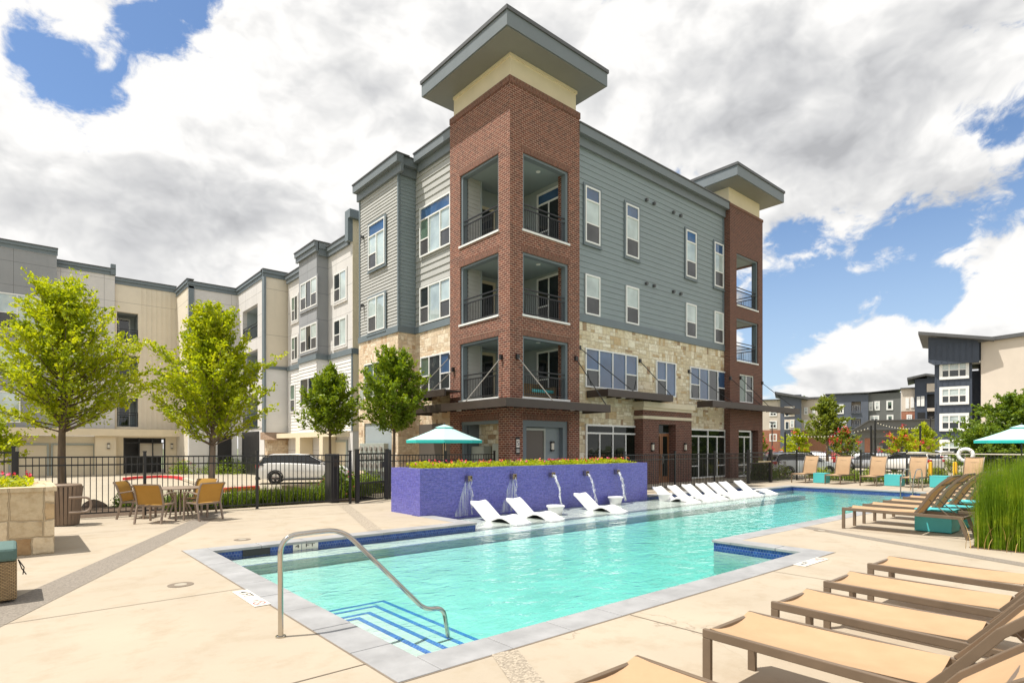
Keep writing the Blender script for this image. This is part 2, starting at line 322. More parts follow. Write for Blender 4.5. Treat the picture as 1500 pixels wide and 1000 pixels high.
def window(parent, pl, c, a0, a1, z0, z1, cols, trans=0, fw=.06, proud=.07, low=None, sill=True, name='window', casing=None, frame=None):
    """cols: list of (width share, kinds) - kinds is one letter (fixed) or two (upper, lower sash of a double-hung window); trans: height of a row of transom lights above"""
    fr = MB(); gl = MB(); o0, o1 = .004, proud
    fr_m = frame or m_frame
    def bar(x0, x1, y0, y1, o=o1): pbox(fr, pl, c, x0, x1, o0, o, y0, y1)
    bar(a0, a0+fw, z0, z1); bar(a1-fw, a1, z0, z1); bar(a0+fw, a1-fw, z0, z0+fw); bar(a0+fw, a1-fw, z1-fw, z1)
    zt = z1-fw
    if trans:
        zt = z1-trans; bar(a0+fw, a1-fw, zt, zt+fw*.9)
        nt = max(1, (len(cols)+1)//2) if len(cols) != 3 else 1
        xs = np.linspace(a0+fw, a1-fw, nt+1)
        for i in range(nt):
            gl.mi = K['t' if low != 'f' else 'f']; pquad(gl, pl, c, xs[i], xs[i+1], zt+fw*.9, z1-fw, .02)
            if i: bar(xs[i]-.03, xs[i]+.03, zt+fw*.9, z1-fw)
    tot = sum(q[0] for q in cols); x = a0+fw; span = a1-a0-2*fw
    for i, (sh, kinds) in enumerate(cols):
        x1 = x+span*sh/tot
        if i: bar(x-.03, x+.03, z0+fw, zt)
        l, r = x+(.03 if i else 0), x1-(.03 if i < len(cols)-1 else 0)
        if len(kinds) == 2:
            zm = z0+(zt-z0)*(.47 if low != 'f' else .3)
            bar(l, r, zm-.028, zm+.028, o1-.012)
            gl.mi = K[kinds[0]]; pquad(gl, pl, c, l, r, zm+.028, zt, .025); gl.mi = K[kinds[1]]; pquad(gl, pl, c, l, r, z0+fw, zm-.028, .03)
        else:
            gl.mi = K[kinds]; pquad(gl, pl, c, l, r, z0+fw, zt, .025)
        x = x1
    f = fr.build(name, fr_m, parent); g = gl.build('pane', PANES, f)
    if casing:
        cs = MB(); cw = .10
        for b in ((a0-cw, a0-.003, z0-cw, z1+cw), (a1+.003, a1+cw, z0-cw, z1+cw), (a0-.003, a1+.003, z1+.003, z1+cw), (a0-.003, a1+.003, z0-cw, z0-.003)):
            pbox(cs, pl, c, b[0], b[1], .005, .04, b[2], b[3])
        if sill: pbox(cs, pl, c, a0-cw-.02, a1+cw+.02, .005, .075, z0-cw-.05, z0-cw)
        cs.build('sill', casing, f)
    return f
def railing(parent, pl, c, a0, a1, z0, h=1.05, o=-.06, step=.105, post=True):
    mb = MB()
    for z in (z0+h-.03, z0+h-.2): pbox(mb, pl, c, a0, a1, o-.022, o+.022, z-.022, z+.022)
    pbox(mb, pl, c, a0, a1, o-.018, o+.018, z0+.09, z0+.125)
    n = int((a1-a0)/step)
    for i in range(1, n): pbox(mb, pl, c, a0+(a1-a0)*i/n-.008, a0+(a1-a0)*i/n+.008, o-.008, o+.008, z0+.125, z0+h-.222)
    for a in (a0+.025, a1-.025): pbox(mb, pl, c, a-.022, a+.022, o-.0222, o+.0222, z0, z0+h-.05)
    return mb.build('railing', m_black, parent)
def cornice(parent, path, z, mats=None, big=.36, small=.14, name='cornice', h=1.0):
    """path: list of (plane, c, a0, a1); z is the top"""
    mb = MB()
    for pl, c, a0, a1 in path:
        mb.mi = 0; pbox(mb, pl, c, a0, a1, .002, big, z-.42*h, z-.06); pbox(mb, pl, c, a0+.002, a1-.002, .002, small, z-.80*h, z-.42*h-.003)
        mb.mi = 1; pbox(mb, pl, c, a0-.02, a1+.02, -.3, big+.04, z-.058, z)
    return mb.build(name, mats or [m_fascia, m_trim_d], parent)
def roofcap(parent, x0, x1, y0, y1, z0, z1):
    mb = MB(); mb.box(x0, x1, y0, y1, z0+.03, z1-.14); r = mb.build('roof', m_fascia, parent)
    mb = MB(); mb.box(x0-.05, x1+.05, y0-.05, y1+.05, z1-.138, z1); mb.build('roof_edge', m_trim_d, r)
    mb = MB(); mb.box(x0+.05, x1-.05, y0+.05, y1-.05, z0, z0+.028); mb.build('soffit', m_soffit, r)
# ================================================================ the main building
main = thing('apartment_building', (14, 16.4, 0), 'four storey apartment building with red brick corner tower, cut stone base and blue grey siding', 'building')
U0, V0 = 14.0, 16.4
Z = [(3.6, 5.95), (6.72, 9.13), (9.95, 12.9)]
# tower one: brick piers and spandrels round open balconies
b = MB()
b.box(U0, 14.65, V0, 17.07, 0, 15.3); b.box(17.15, 17.8, V0, 17.0, 0, 15.3); b.box(U0, 14.6, 19.57, 20.3, 0, 15.3)
for z0, z1 in ((2.99, 3.56), (6.19, 6.68), (9.37, 9.91), (13.14, 15.3)):
    b.box(U0, 14.35, 17.07, 19.57, z0, z1); b.box(14.65, 17.15, V0, 16.75, z0, z1)
b.build('brick_wall', m_brick, main)
b = MB()
for z0, z1 in ((2.75, 2.988), (5.95, 6.188), (9.13, 9.368), (12.9, 13.138)):
    b.box(U0-.004, 14.35, 17.0, 19.64, z0, z1); b.box(14.58, 17.22, V0-.004, 16.75, z0, z1)
b.box(U0-.03, 17.83, V0-.03, 20.3, 15.3, 15.55)
b.each('soldier_course', m_soldier, main)
b = MB(); b.box(14.13, 17.72, 16.53, 20.2, 15.55, 16.48); b.box(14.08, 17.76, 16.48, 20.2, 16.36, 16.478); b.build('cream_band', m_cream, main)
roofcap(main, 13.1, 18.5, 15.5, 21.1, 16.48, 17.18)
b = MB()
for z0, z1 in Z:
    b.box(U0-.05, 14.3, 17.02, 19.62, z0-.045, z0+.03); b.box(14.6, 17.2, V0-.05, 16.7, z0-.046, z0+.03)
b.each('balcony_sill', m_frame, main)
for i, (z0, z1) in enumerate(Z):
    b = MB(); b.box(14.36, 17.75, 16.76, 20.2, z0-.3, z0-.05); b.build('balcony_floor', m_floor, main)
    b = MB(); b.box(14.36, 17.75, 16.76, 20.2, z1+.02, z1+.24)
    c = b.build('balcony_ceiling', m_ceil, main)
    l = MB(); l.lathe([(.09, z1-.005), (.09, z1+.02)], 16, 15.2, 17.6); l.lathe([(.09, z1-.005), (.09, z1+.02)], 16, 16.2, 17.2); l.each('ceiling_light', m_frame, c)
    b = MB(); b.mi = 0; siding(b, 'v', 19.44, 14.31, 14.95, z0, z1+.02, .17); b.mi = 1
    b.box(14.95, 17.5, 20.0, 20.05, z0-.05, z1+.02); b.box(14.951, 15.02, 19.40, 20.0, z0-.05, z1+.02); b.box(14.61, 14.95, 19.45, 19.55, z0-.05, z1+.02)
    b.box(17.38, 17.45, 16.76, 20.0, z0-.05, z1+.02)
    b.build('inner_wall', [m_side_l, m_int], main)
    b = MB()
    for q in ((14.06, 14.3, 17.072, 17.17), (14.06, 14.3, 19.45, 19.568)): b.box(*q, z0, z1)
    for q in ((14.652, 14.75, 16.46, 16.7), (17.03, 17.148, 16.46, 16.7)): b.box(*q, z0, z1)
    b.box(14.06, 14.3, 17.17, 19.45, z1-.09, z1); b.box(14.75, 17.03, 16.46, 16.7, z1-.09, z1)
    b.each('opening_trim', m_trim, main)
    hd = z0+2.25
    d = window(main, 'v', 20.0, 15.25, 16.2, z0, hd, [(1, 'd')], fw=.13, frame=m_caststone, name='balcony_door', proud=.05)
    window(main, 'u', 17.38, 16.95, 18.5, z0+.02, min(z1-.1, z0+2.75), [(1.1, 'd'), (1, 'ds')], fw=.09, trans=.55 if i == 2 else 0, name='balcony_window', proud=.05)
    railing(main, 'u', U0, 17.1, 19.54, z0+.03, o=-.13); railing(main, 'v', V0, 14.68, 17.12, z0+.03, o=-.13)
# tower one, ground floor
b = MB(); b.box(14.9, 15.1, 17.0, 20.2, 0, 3.3); b.build('stone_wall', m_stone, main)
b = MB(); b.box(14.36, 14.9, 19.45, 19.56, 0, 2.75); b.box(14.08, 14.3, 17.074, 19.566, 2.62, 2.748); b.box(14.1, 14.3, 19.46, 19.566, 0, 2.62)
b.box(14.652, 14.9, 16.48, 16.7, 0, 2.748); b.box(16.9, 17.148, 16.48, 16.7, 0, 2.748); b.box(14.9, 16.9, 16.48, 16.7, 2.5, 2.748); b.box(14.9, 17.15, 16.705, 16.8, 0, 2.8); b.each('opening_trim', m_trim, main)
b = MB(); b.box(15.02, 15.98, 16.66, 16.70, 0, 2.36); d = b.build('utility_door', m_door, main, bevel=.008)
b = MB(); b.box(14.94, 15.018, 16.62, 16.702, 0, 2.45); b.box(15.982, 16.06, 16.62, 16.702, 0, 2.45); b.box(15.018, 15.982, 16.62, 16.702, 2.362, 2.45); b.each('door_frame', m_cab, d)
b = MB(); b.box(15.06, 15.09, 16.61, 16.66, 1.0, 1.06); b.build('handle', m_black, d)
b = MB(); siding(b, 'v', 16.70, 16.06, 16.9, 0, 2.5, .2, .012); b.build('siding', m_side, main)
def cabinet(x0, x1, y0, y1, z0, z1, lab, lk=True):
    t = MB(); t.box(x0, x1, y0, y1, z0, z1); o = t.build('utility_cabinet', m_cab, bevel=.015); tag(o, lab, 'cabinet', 'utility cabinets in the tower recess')
    t = MB(); t.box(x0-.015, x0-.002, y0+.04, y1-.04, z0+.04, z1-.04); p = t.build('cabinet_door', m_cab, o)
    t = MB(); t.box(x0-.035, x0-.016, y0+.08, y0+.11, z0+.25, z0+.45); t.build('handle', m_black, p)
    return o
cabinet(14.45, 14.85, 18.55, 19.4, 0, 1.75, 'grey green utility cabinet beside the shadowed left jamb of the tower recess')
cabinet(14.4, 14.85, 17.15, 17.95, .2, 1.85, 'square grey utility cabinet nearest the brick corner pier')
b = MB(); b.box(14.86, 14.898, 18.0, 18.5, 1.55, 1.75); b.build('conduit_box', m_cab, main)
# the sign plate and wall lamp on the tower
b = MB(); b.box(14.28, 14.47, 16.372, 16.396, 1.45, 2.08); sp = b.build('address_plaque', m_black); tag(sp, 'small black address plaque with a white numeral on the brick corner pier', 'sign')
m_signw = M('sign_white', (.75, .73, .68), .5, .02)
b = MB(); b.box(14.30, 14.45, 16.366, 16.3715, 1.70, 2.0); b.box(14.30, 14.45, 16.366, 16.3715, 1.52, 1.56); b.box(14.30, 14.45, 16.366, 16.3715, 1.60, 1.63)
pl = b.build('sign_face', m_signw, sp)
def text(parent, body, loc, size, mat, rot=(R_(90), 0, 0), name='lettering', ex=.0015, align='CENTER', sx=1):
    c = bpy.data.curves.new(name, 'FONT'); c.body = body; c.size = size; c.align_x = align; c.align_y = 'CENTER'; c.extrude = ex
    o = bpy.data.objects.new(name, c); COL.objects.link(o); dg = bpy.context.evaluated_depsgraph_get()
    me = bpy.data.meshes.new_from_object(o.evaluated_get(dg)); bpy.data.objects.remove(o); me.materials.clear(); me.materials.append(mat)
    o = bpy.data.objects.new(name, me); COL.objects.link(o); o.parent = parent
    o.location = Vector(loc)-wloc(parent); o.rotation_euler = rot; o.scale = (sx, 1, 1); return o
text(sp, 'S', (14.375, 16.3645, 1.85), .26, m_black)
m_lamp = M('lamp_lens', (.7, .66, .55), .3, .02)
def wall_light(x, y, z, parent):
    t = MB(); t.box(x-.06, x+.06, y-.03, y, z-.2, z+.2); t.box(x-.08, x+.08, y-.11, y-.03, z+.12, z+.2); t.box(x-.08, x+.08, y-.11, y-.03, z-.2, z-.14); o = t.build('wall_light', m_black, parent)
    t = MB(); t.box(x-.055, x+.055, y-.10, y-.032, z-.138, z+.118); t.build('lens', m_lamp, o)
wall_light(16.45, 16.69, 1.75, main)
# right facade (faces the pool): stone below, siding above
VF = 16.7
b = MB(); b.box(17.8, 29.9, VF+.03, 27.5, 6.9, 14.9); b.box(14.36, 33.6, 20.31, 27.55, 0, 14.9); b.box(13.46, 14.36, 23.66, 27.55, 0, 14.8); b.box(17.8, 29.9, VF+.3, 20.3, 0, 6.9); b.build('core_wall', m_int, main)
b = MB(); b.box(17.8, 29.9, VF, VF+.28, 0, 7.03); b.build('stone_wall', m_stone, main)
b = MB(); siding(b, 'v', VF+.03, 17.8, 29.9, 7.36, 14.6, .25); b.build('siding', m_side, main)
b = MB(); b.box(17.8, 29.87, VF-.05, VF+.03, 7.03, 7.36); b.box(17.8, 17.9, VF-.02, VF+.03, 7.36, 14.4); b.box(29.75, 29.87, VF-.02, VF+.03, 7.36, 14.4); b.each('trim_board', m_trim, main)
cornice(main, [('v', VF+.03, 17.8, 29.85)], 15.2)
cas = m_side
for a0, w1 in ((18.45, .95), (21.2, .95), (26.08, .95), (28.82, .93)):
    window(main, 'v', VF, a0, a0+w1, 10.46, 12.86, [(1, 'bs')], trans=.62, casing=m_trim, fw=.07, proud=.06)
    window(main, 'v', VF, a0, a0+w1, 7.38, 9.1, [(1, 'bs')], casing=None, fw=.07, proud=.06)
window(main, 'v', VF, 18.45, 22.04, 4.27, 5.95, [(.86, 'td'), (.95, 't'), (.97, 't'), (.86, 'td')], fw=.06)
window(main, 'v', VF, 23.5, 25.15, 4.2, 5.9, [(1, 'td'), (1, 't')], fw=.06)
window(main, 'v', VF, 26.43, 29.98, 4.2, 5.88, [(.86, 'td'), (.95, 't'), (.97, 'd'), (.86, 'td')], fw=.06)
window(main, 'v', VF, 18.47, 22.04, .08, 2.7, [(.86, 'ff'), (.95, 'ff'), (.97, 'ff'), (.86, 'ff')], trans=.42, low='f', fw=.08)
window(main, 'v', VF, 26.3, 30.0-.05, .08, 2.67, [(.86, 'ff'), (.95, 'f'), (.97, 'f'), (.86, 'ff')], trans=.42, low='f', fw=.08)
b = MB()
for x in (22.73, 23.33, 24.95, 25.58):
    for z in (13.4, 9.45): b.box(x-.06, x+.06, VF-.12, VF+.01, z-.06, z+.06)
b.each('vent_cap', m_trim_d, main)
b = MB(); b.bar((22.3, VF+.02, 3.6), (22.3, VF-.25, 3.6), .05); b.box(22.12, 22.4, VF-.42, VF-.2, 3.42, 3.62); b.build('security_camera', m_frame, main)
# brick entrance porch
VP = 16.2
b = MB()
b.box(21.85, 23.06, VP, VF, 0, 3.02); b.box(24.46, 25.84, VP, VF, 0, 3.02); b.box(23.06, 24.46, VP, VF, 2.8, 3.02); b.box(21.85, 25.84, VP, VF, 3.16, 3.42); b.build('brick_wall', m_brick2, main)
b = MB(); b.box(21.8, 25.89, VP-.05, VF, 3.02, 3.16); b.box(21.8, 25.89, VP-.06, VF, 3.42, 3.55); b.box(21.72, 25.97, VP-.14, VF, 3.55, 3.80); b.build('porch_cornice', m_caststone, main)
b = MB(); b.box(23.06, 24.46, 16.62, 16.69, 0, 2.8); b.build('door_recess', m_trim, main)
dm = MB()
for x0 in (23.12, 23.77):
    dm.box(x0, x0+.11, 16.55, 16.615, 0, 2.38); dm.box(x0+.52, x0+.63, 16.55, 16.615, 0, 2.38); dm.box(x0+.11, x0+.52, 16.55, 16.615, 2.24, 2.38); dm.box(x0+.11, x0+.52, 16.55, 16.615, 0, .3)
ent = dm.build('entrance_door', m_wood, main)
b = MB(); b.box(23.23, 23.64, 16.58, 16.60, .3, 2.24); b.box(23.88, 24.29, 16.58, 16.60, .3, 2.24); b.box(23.15, 24.4, 16.57, 16.6, 2.44, 2.76); b.build('pane', m_store, ent)
b = MB(); b.tube([(23.72, 16.5, .9), (23.72, 16.47, .95), (23.72, 16.47, 1.25), (23.72, 16.5, 1.3)], .014); b.tube([(23.80, 16.5, .9), (23.80, 16.47, .95), (23.80, 16.47, 1.25), (23.80, 16.5, 1.3)], .014); b.build('handle', m_steelrod, ent)
m_red = M('sign_red', (.75, .03, .03), .5, .03)
b = MB(); b.box(23.3, 23.58, 16.572, 16.578, 1.3, 1.52); tag(b.build('notice', m_red), 'small red notice stuck on the glass of the wooden entrance door', 'sign')
wall_light(22.5, VP-.005, 1.72, main); wall_light(25.2, VP-.005, 1.72, main)
# tower two
VT = 16.35
b = MB()
b.box(29.88, 30.6, VT, VT+.4, 0, 15.0); b.box(33.1, 33.65, VT, VT+.4, 0, 15.0); b.box(29.88, 30.1, VT+.4, 17.3, 0, 15.0)
for z0, z1 in ((2.69, 4.25), (5.83, 6.5), (8.92, 9.6), (12.55, 15.0)): b.box(30.6, 33.1, VT, VT+.35, z0, z1)
b.box(30.6, 30.95, VT, VT+.35, 4.25, 5.83); b.box(32.6, 33.1, VT, VT+.35, 4.25, 5.83)
b.box(30.6, 30.84, VT, VT+.35, 0, 2.69)
for z0, z1 in ((0, 6.5), (8.92, 9.6), (12.55, 15.0)): b.box(33.3, 33.65, VT+.4, 19.6, z0, z1)
b.box(33.3, 33.65, 19.6, 20.3, 0, 15.0)
b.build('brick_wall', m_brick2, main)
b = MB(); b.box(29.85, 33.68, VT-.03, 20.3, 15.0, 15.15); b.each('soldier_course', m_soldier, main)
b = MB(); b.box(29.98, 33.5, VT+.12, 20.2, 15.15, 16.1); b.build('cream_band', m_cream, main)
roofcap(main, 29.0, 34.45, 15.45, 21.0, 16.08, 16.78)
for z0, z1 in ((6.55, 8.92), (9.65, 12.55)):
    b = MB(); b.box(30.12, 33.3, VT+.36, 20.3, z0-.25, z0-.03); b.build('balcony_floor', m_floor, main)
    b = MB(); b.box(30.12, 33.3, VT+.36, 20.3, z1+.02, z1+.22); b.build('balcony_ceiling', m_ceil, main)
    b = MB(); b.box(30.12, 33.3, 19.6, 19.7, z0-.03, z1+.02); b.build('inner_wall', m_int, main)
    b = MB(); b.box(30.6, 33.1, VT-.04, VT+.3, z0-.045, z0+.03); b.each('balcony_sill', m_frame, main)
    railing(main, 'v', VT, 30.63, 33.07, z0+.03, o=-.13); railing(main, 'w', 33.6, VT+.45, 19.5, z0+.03, o=-.13)
    b = MB()
    b.box(33.0, 33.098, VT+.06, VT+.34, z0, z1); b.box(30.602, 30.7, VT+.06, VT+.34, z0, z1); b.box(30.7, 33.0, VT+.06, VT+.34, z1-.08, z1); b.each('opening_trim', m_trim, main)
b = MB(); b.box(30.12, 33.28, VT+.5, VT+.6, 0, 6.4); b.build('inner_wall', m_int, main)
window(main, 'v', VT+.12, 30.95, 32.6, 4.25, 5.83, [(1, 'g'), (1, 'ds')], fw=.06)
window(main, 'v', VT+.12, 30.84, 32.33, .05, 2.66, [(1, 'ff'), (1, 'ff')], trans=.4, low='f', fw=.08)
b = MB(); b.box(32.34, 33.1, VT+.36, VT+.45, 0, 2.6); b.build('door_recess', m_int, main)
# left wing (faces the street side)
UL, UB = 14.3, 13.4
b = MB(); b.box(UL, UL+.06, 20.3, 23.6, 0, 7.0); b.box(UB, UB+.06, 23.6, 27.6, 2.9, 7.0); b.box(UB+.06, 14.3, 23.6, 23.66, 0, 7.0)
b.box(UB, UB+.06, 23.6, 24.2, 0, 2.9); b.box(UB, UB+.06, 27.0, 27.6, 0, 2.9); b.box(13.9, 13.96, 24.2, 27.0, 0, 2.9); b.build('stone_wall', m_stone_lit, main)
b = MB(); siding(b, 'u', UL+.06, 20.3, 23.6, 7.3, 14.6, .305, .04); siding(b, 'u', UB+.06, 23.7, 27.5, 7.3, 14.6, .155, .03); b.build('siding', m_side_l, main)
b = MB(); siding(b, 'v', 23.66, UB+.1, UL+.05, 7.3, 14.6, .17, .02); b.build('siding', m_side, main)
b = MB(); b.box(UL-.05, UL+.05, 20.3, 23.55, 7.0, 7.3); b.box(UB-.05, UB+.05, 23.55, 27.6, 7.0, 7.3); b.box(UB+.05, UL+.05, 23.55, 23.65, 7.0, 7.3)
b.box(UB, UB+.06, 23.6, 23.7, 7.3, 14.5); b.box(UB, UB+.06, 27.5, 27.6, 7.3, 14.5); b.box(UB+.06, UB+.12, 23.61, 23.66, 7.3, 14.5); b.each('trim_board', m_trim, main)
cornice(main, [('u', UL+.06, 20.3, 23.25)], 15.25); cornice(main, [('u', UB+.06, 23.2, 27.7)], 15.05)
cornice(main, [('v', 23.66, UB+.1, UL+.2)], 15.05)
window(main, 'u', UL, 20.62, 23.12, 10.45, 12.72, [(1, 'd'), (.98, 'd'), (.9, 'bs')][::-1][0:1]+[(1.15, 'b'), (.85, 'gs')], trans=.62, casing=None, fw=.07)
window(main, 'u', UL, 20.62, 23.12, 7.34, 9.06, [(.9, 'bs'), (1.15, 'b'), (.85, 'ds')], fw=.07)
window(main, 'u', UL, 20.62, 23.05, 4.2, 5.85, [(.9, 'td'), (1.15, 'd'), (.85, 'gd')], fw=.07)
window(main, 'u', UB, 24.8, 26.46, 10.45, 12.67, [(1, 'b'), (1, 'bs')], trans=.62, casing=m_trim, fw=.06)
window(main, 'u', UB, 24.8, 26.5, 7.35, 9.05, [(1, 'b'), (1, 'bs')], casing=m_trim, fw=.06)
window(main, 'u', UB, 24.9, 26.9, 4.15, 5.85, [(1, 'd'), (1, 'gs')], fw=.06)
b = MB(); b.box(UL-.03, UL-.002, 21.3, 23.2, 0, 2.75); b.box(UL-.03, UL-.002, 20.4, 21.0, 0, 2.1); b.build('service_door', m_door, main)
b = MB(); b.box(UB-.04, UB-.003, 27.0, 27.45, 4.1, 4.6); b.box(UB-.04, UB-.003, 27.0, 27.45, 3.65, 4.05); b.build('vent_cover', m_cab, main)
b = MB()
for z in (12.3, 8.85): b.box(UB-.16, UB+.02, 27.05, 27.16, z-.06, z+.06); b.box(UB-.16, UB-.13, 27.07, 27.14, z-.3, z-.06)
b.each('vent_cap', m_trim_d, main)
# awnings with their tie rods
def awning(x0, x1, y0, y1, z0, z1, rods, extra=None, lights=()):
    t = MB(); t.box(x0, x1, y0, y0+.08, z0, z1); t.box(x0, x0+.08, y0+.08, y1, z0, z1); t.box(x1-.08, x1, y0+.08, y1, z0, z1); t.box(x0+.08, x1-.08, y0+.08, y1, z1-.09, z1-.03)
    n = int((x1-x0)/.6)
    for i in range(1, n): t.box(x0+(x1-x0)*i/n-.03, x0+(x1-x0)*i/n+.03, y0+.08, y1, z0+.06, z1-.091)
    return finish_awning(t, rods, lights, z0)
def finish_awning(t, rods, lights, z0):
    o = t.build('awning', m_brown, main)
    for p, q, mt in rods:
        r = MB(); r.tube([p, q], .019, 6); r.build('tie_rod', [m_steelrod, m_black][mt], o)
        r = MB(); p = Vector(p); r.box(p.x-.07, p.x+.07, p.y-.05, p.y+.05, p.z-.09, p.z+.09); r.build('rod_bracket', m_black, o)
    l = MB()
    for x, y in lights: l.lathe([(.1, z0+.03), (.1, z0+.10)], 14, x, y)
    if lights: l.build('downlight', m_frame, o)
t = MB(); zc0, zc1 = 3.12, 3.42
t.box(12.8, 18.35, 15.2, 15.28, zc0, zc1); t.box(12.8, 12.88, 15.28, 22.2, zc0, zc1); t.box(18.27, 18.35, 15.28, 16.68, zc0, zc1); t.box(12.88, 14.28, 22.12, 22.2, zc0, zc1)
t.box(12.88, 18.27, 15.28, 16.38, zc1-.1, zc1-.03); t.box(12.88, 13.98, 16.38, 22.12, zc1-.1, zc1-.03)
for x in np.arange(14.2, 18.2, .65): t.box(x-.03, x+.03, 15.28, 16.38, zc0+.06, zc1-.1)
for y in np.arange(16.6, 22, .65): t.box(12.88, 13.98, y-.03, y+.03, zc0+.06, zc1-.1)
finish_awning(t, [((13.96, 16.85, 5.1), (12.85, 17.6, zc1), 0), ((14.35, 16.36, 5.1), (15.1, 15.24, zc1), 0), ((17.55, 16.36, 5.35), (18.1, 15.24, zc1), 1), ((13.96, 20.0, 4.95), (12.85, 21.2, zc1), 0)], [(16.7, 15.75), (13.4, 18.8)], zc0)
t = MB(); z0, z1 = 3.78, 4.06
t.box(13.1, 13.18, 19.4, 22.2, z0, z1); t.box(13.18, UL-.03, 22.12, 22.2, z0, z1); t.box(13.18, 14.28, 20.32, 22.12, z1-.1, z1-.03); t.box(13.18, 13.9, 19.4, 20.32, z1-.1, z1-.03)
finish_awning(t, [((UL-.02, 20.7, 5.6), (13.15, 21.6, z1), 0)], [], z0)
awning(18.55, 23.2, 15.5, VF-.02, 3.82, 4.12, [((18.1, VF-.02, 5.9), (20.3, 15.55, 4.12), 1), ((22.25, VF-.02, 5.75), (23.1, 15.55, 4.12), 1)], lights=[(20.2, 16.0)])
awning(26.55, 36.6, 15.45, VT-.02, 3.74, 4.06, [((26.35, VF-.02, 5.6), (28.6, 15.5, 4.06), 1), ((29.9, VT-.02, 5.5), (31.7, 15.5, 4.06), 1), ((31.0, VT-.02, 5.6), (32.6, 15.5, 4.06), 1), ((33.55, VT-.02, 5.5), (36.0, 15.5, 4.06), 1)], lights=[(28.4, 15.9), (33.5, 15.9)])
# meter bank by the street wall
mt = MB(); mt.box(13.1, 13.35, 24.4, 26.9, .55, 1.9); mb_ = mt.build('meter_bank', m_cab, bevel=.02); tag(mb_, 'bank of grey electric meter boxes on the stone wall behind the gate', 'meter box')
mt = MB()
for i in range(5):
    for j in range(3):
        y, z = 24.65+i*.5, .85+j*.4; mt.tube([(13.1, y, z), (13.02, y, z)], .12, 14)
mt.each('meter_dial', m_steelrod, mb_)
# ================================================================ pale stucco block beyond the left wing
LOT = -.2
blk = thing('townhouse_block', (14, 29.6, LOT), 'grey and white stucco apartment wing with a projecting grey bay and white lap siding below', 'building')
UW = 14.0; VA, VBY0, VBY1, VC = 29.6, atu(481, UW), atu(438, 13.3), atu(422, UW)
b = MB(); b.box(UW, 26, VA, VC, 7.05, 13.0); b.build('stucco_wall', m_white, blk)
b = MB(); b.box(UW+.02, 26, VA+.02, VC, LOT, 7.05); b.build('core_wall', m_white, blk)
b = MB(); b.box(UW+.001, 26.01, VA-.02, VA-.001, 2.6, 14.1); b.box(UW, 26, VA, VA+.4, 13.0, 14.1); b.build('side_wall', m_cream, blk)
b = MB(); b.box(13.3, UW, VBY0, VBY1, 7.05, 13.1); b.build('bay_wall', m_grey, blk)
b = MB(); b.box(13.32, UW, VBY0+.02, VBY1-.02, 2.6, 7.05); b.build('bay_base', m_side_w, blk)
b = MB(); siding(b, 'u', UW+.02, VA+.15, VBY0, 2.6, 6.8, .2, .03); siding(b, 'u', UW+.02, VBY1, VC, 2.6, 6.8, .2, .03); siding(b, 'u', 13.32, VBY0, VBY1, 2.6, 6.8, .2, .03); b.build('siding', m_side_w, blk)
b = MB(); b.box(UW-.08, UW-.001, VA-.05, VBY0, 6.8, 7.1); b.box(UW-.001, UW+2, VA-.08, VA-.021, 6.8, 7.1); b.box(UW-.08, UW-.001, VBY1, VC, 6.8, 7.1); b.box(13.22, 13.299, VBY0-.08, VBY1, 6.8, 7.1); b.box(13.3, UW-.08, VBY0-.08, VBY0-.001, 6.8, 7.1); b.box(UW-.02, UW+.018, VA-.02, VA+.15, 2.6, 6.8); b.each('trim_board', m_trim, blk)
cornice(blk, [('u', UW, VA+.3, VBY0-.1)], 13.35, big=.2, h=.7); cornice(blk, [('u', UW, VBY1+.3, VC)], 13.2, big=.2, h=.7); cornice(blk, [('u', 13.3, VBY0-.2, VBY1+.2)], 13.6, big=.22, h=.75); cornice(blk, [('v', VBY0, 13.35, UW+.3)], 13.6, big=.2)
b = MB(); b.box(UW-.28, UW+2.5, VA-.28, VA+.35, 14.1, 14.55); b.box(UW-.28, UW-.002, VA-.03, VA+.35, 12.9, 14.1); b.build('parapet_cap', m_trim, blk)
def wz(y, u): return None
for z0, z1 in ((9.95, 11.6), (6.95+.45, 8.95)):
    window(blk, 'u', UW, atu(508, UW), atu(490, UW), z0, z1, [(1, 'b'), (1, 'ds')], casing=m_white, fw=.07, proud=.06)
    window(blk, 'u', 13.3, atu(465, 13.3), atu(441, 13.3), z0, z1, [(1, 'bs'), (1, 'd'), (1, 'bs')], casing=m_grey, fw=.07, proud=.06)
    window(blk, 'u', UW, atu(437, UW), atu(428, UW), z0, z1, [(1, 'd'), (1, 'gs')], casing=m_white, fw=.07, proud=.06)
window(blk, 'u', UW, atu(508, UW), atu(490, UW), 4.2, 5.85, [(1, 'd'), (1, 'ds')], fw=.07); window(blk, 'u', 13.3, atu(465, 13.3), atu(441, 13.3), 4.2, 5.85, [(1, 'd'), (1, 'ds')], fw=.07); window(blk, 'u', UW, atu(433, UW), atu(426, UW), 4.0, 5.85, [(1, 'gs')], fw=.07)
b = MB(); b.box(13.2, UW+.02, VA+.4, VC, 2.3, 2.6); b.box(13.2, UW, VBY0-1.1, VBY0-.6, LOT, 2.3); b.box(13.2, UW, VBY1-.4, VBY1+.3, LOT, 2.3); b.each('pilaster', m_cream, blk)
m_gar = M('garage_door', (.72, .62, .44), .6, .03, 1, stretch=(1, 1, 6))
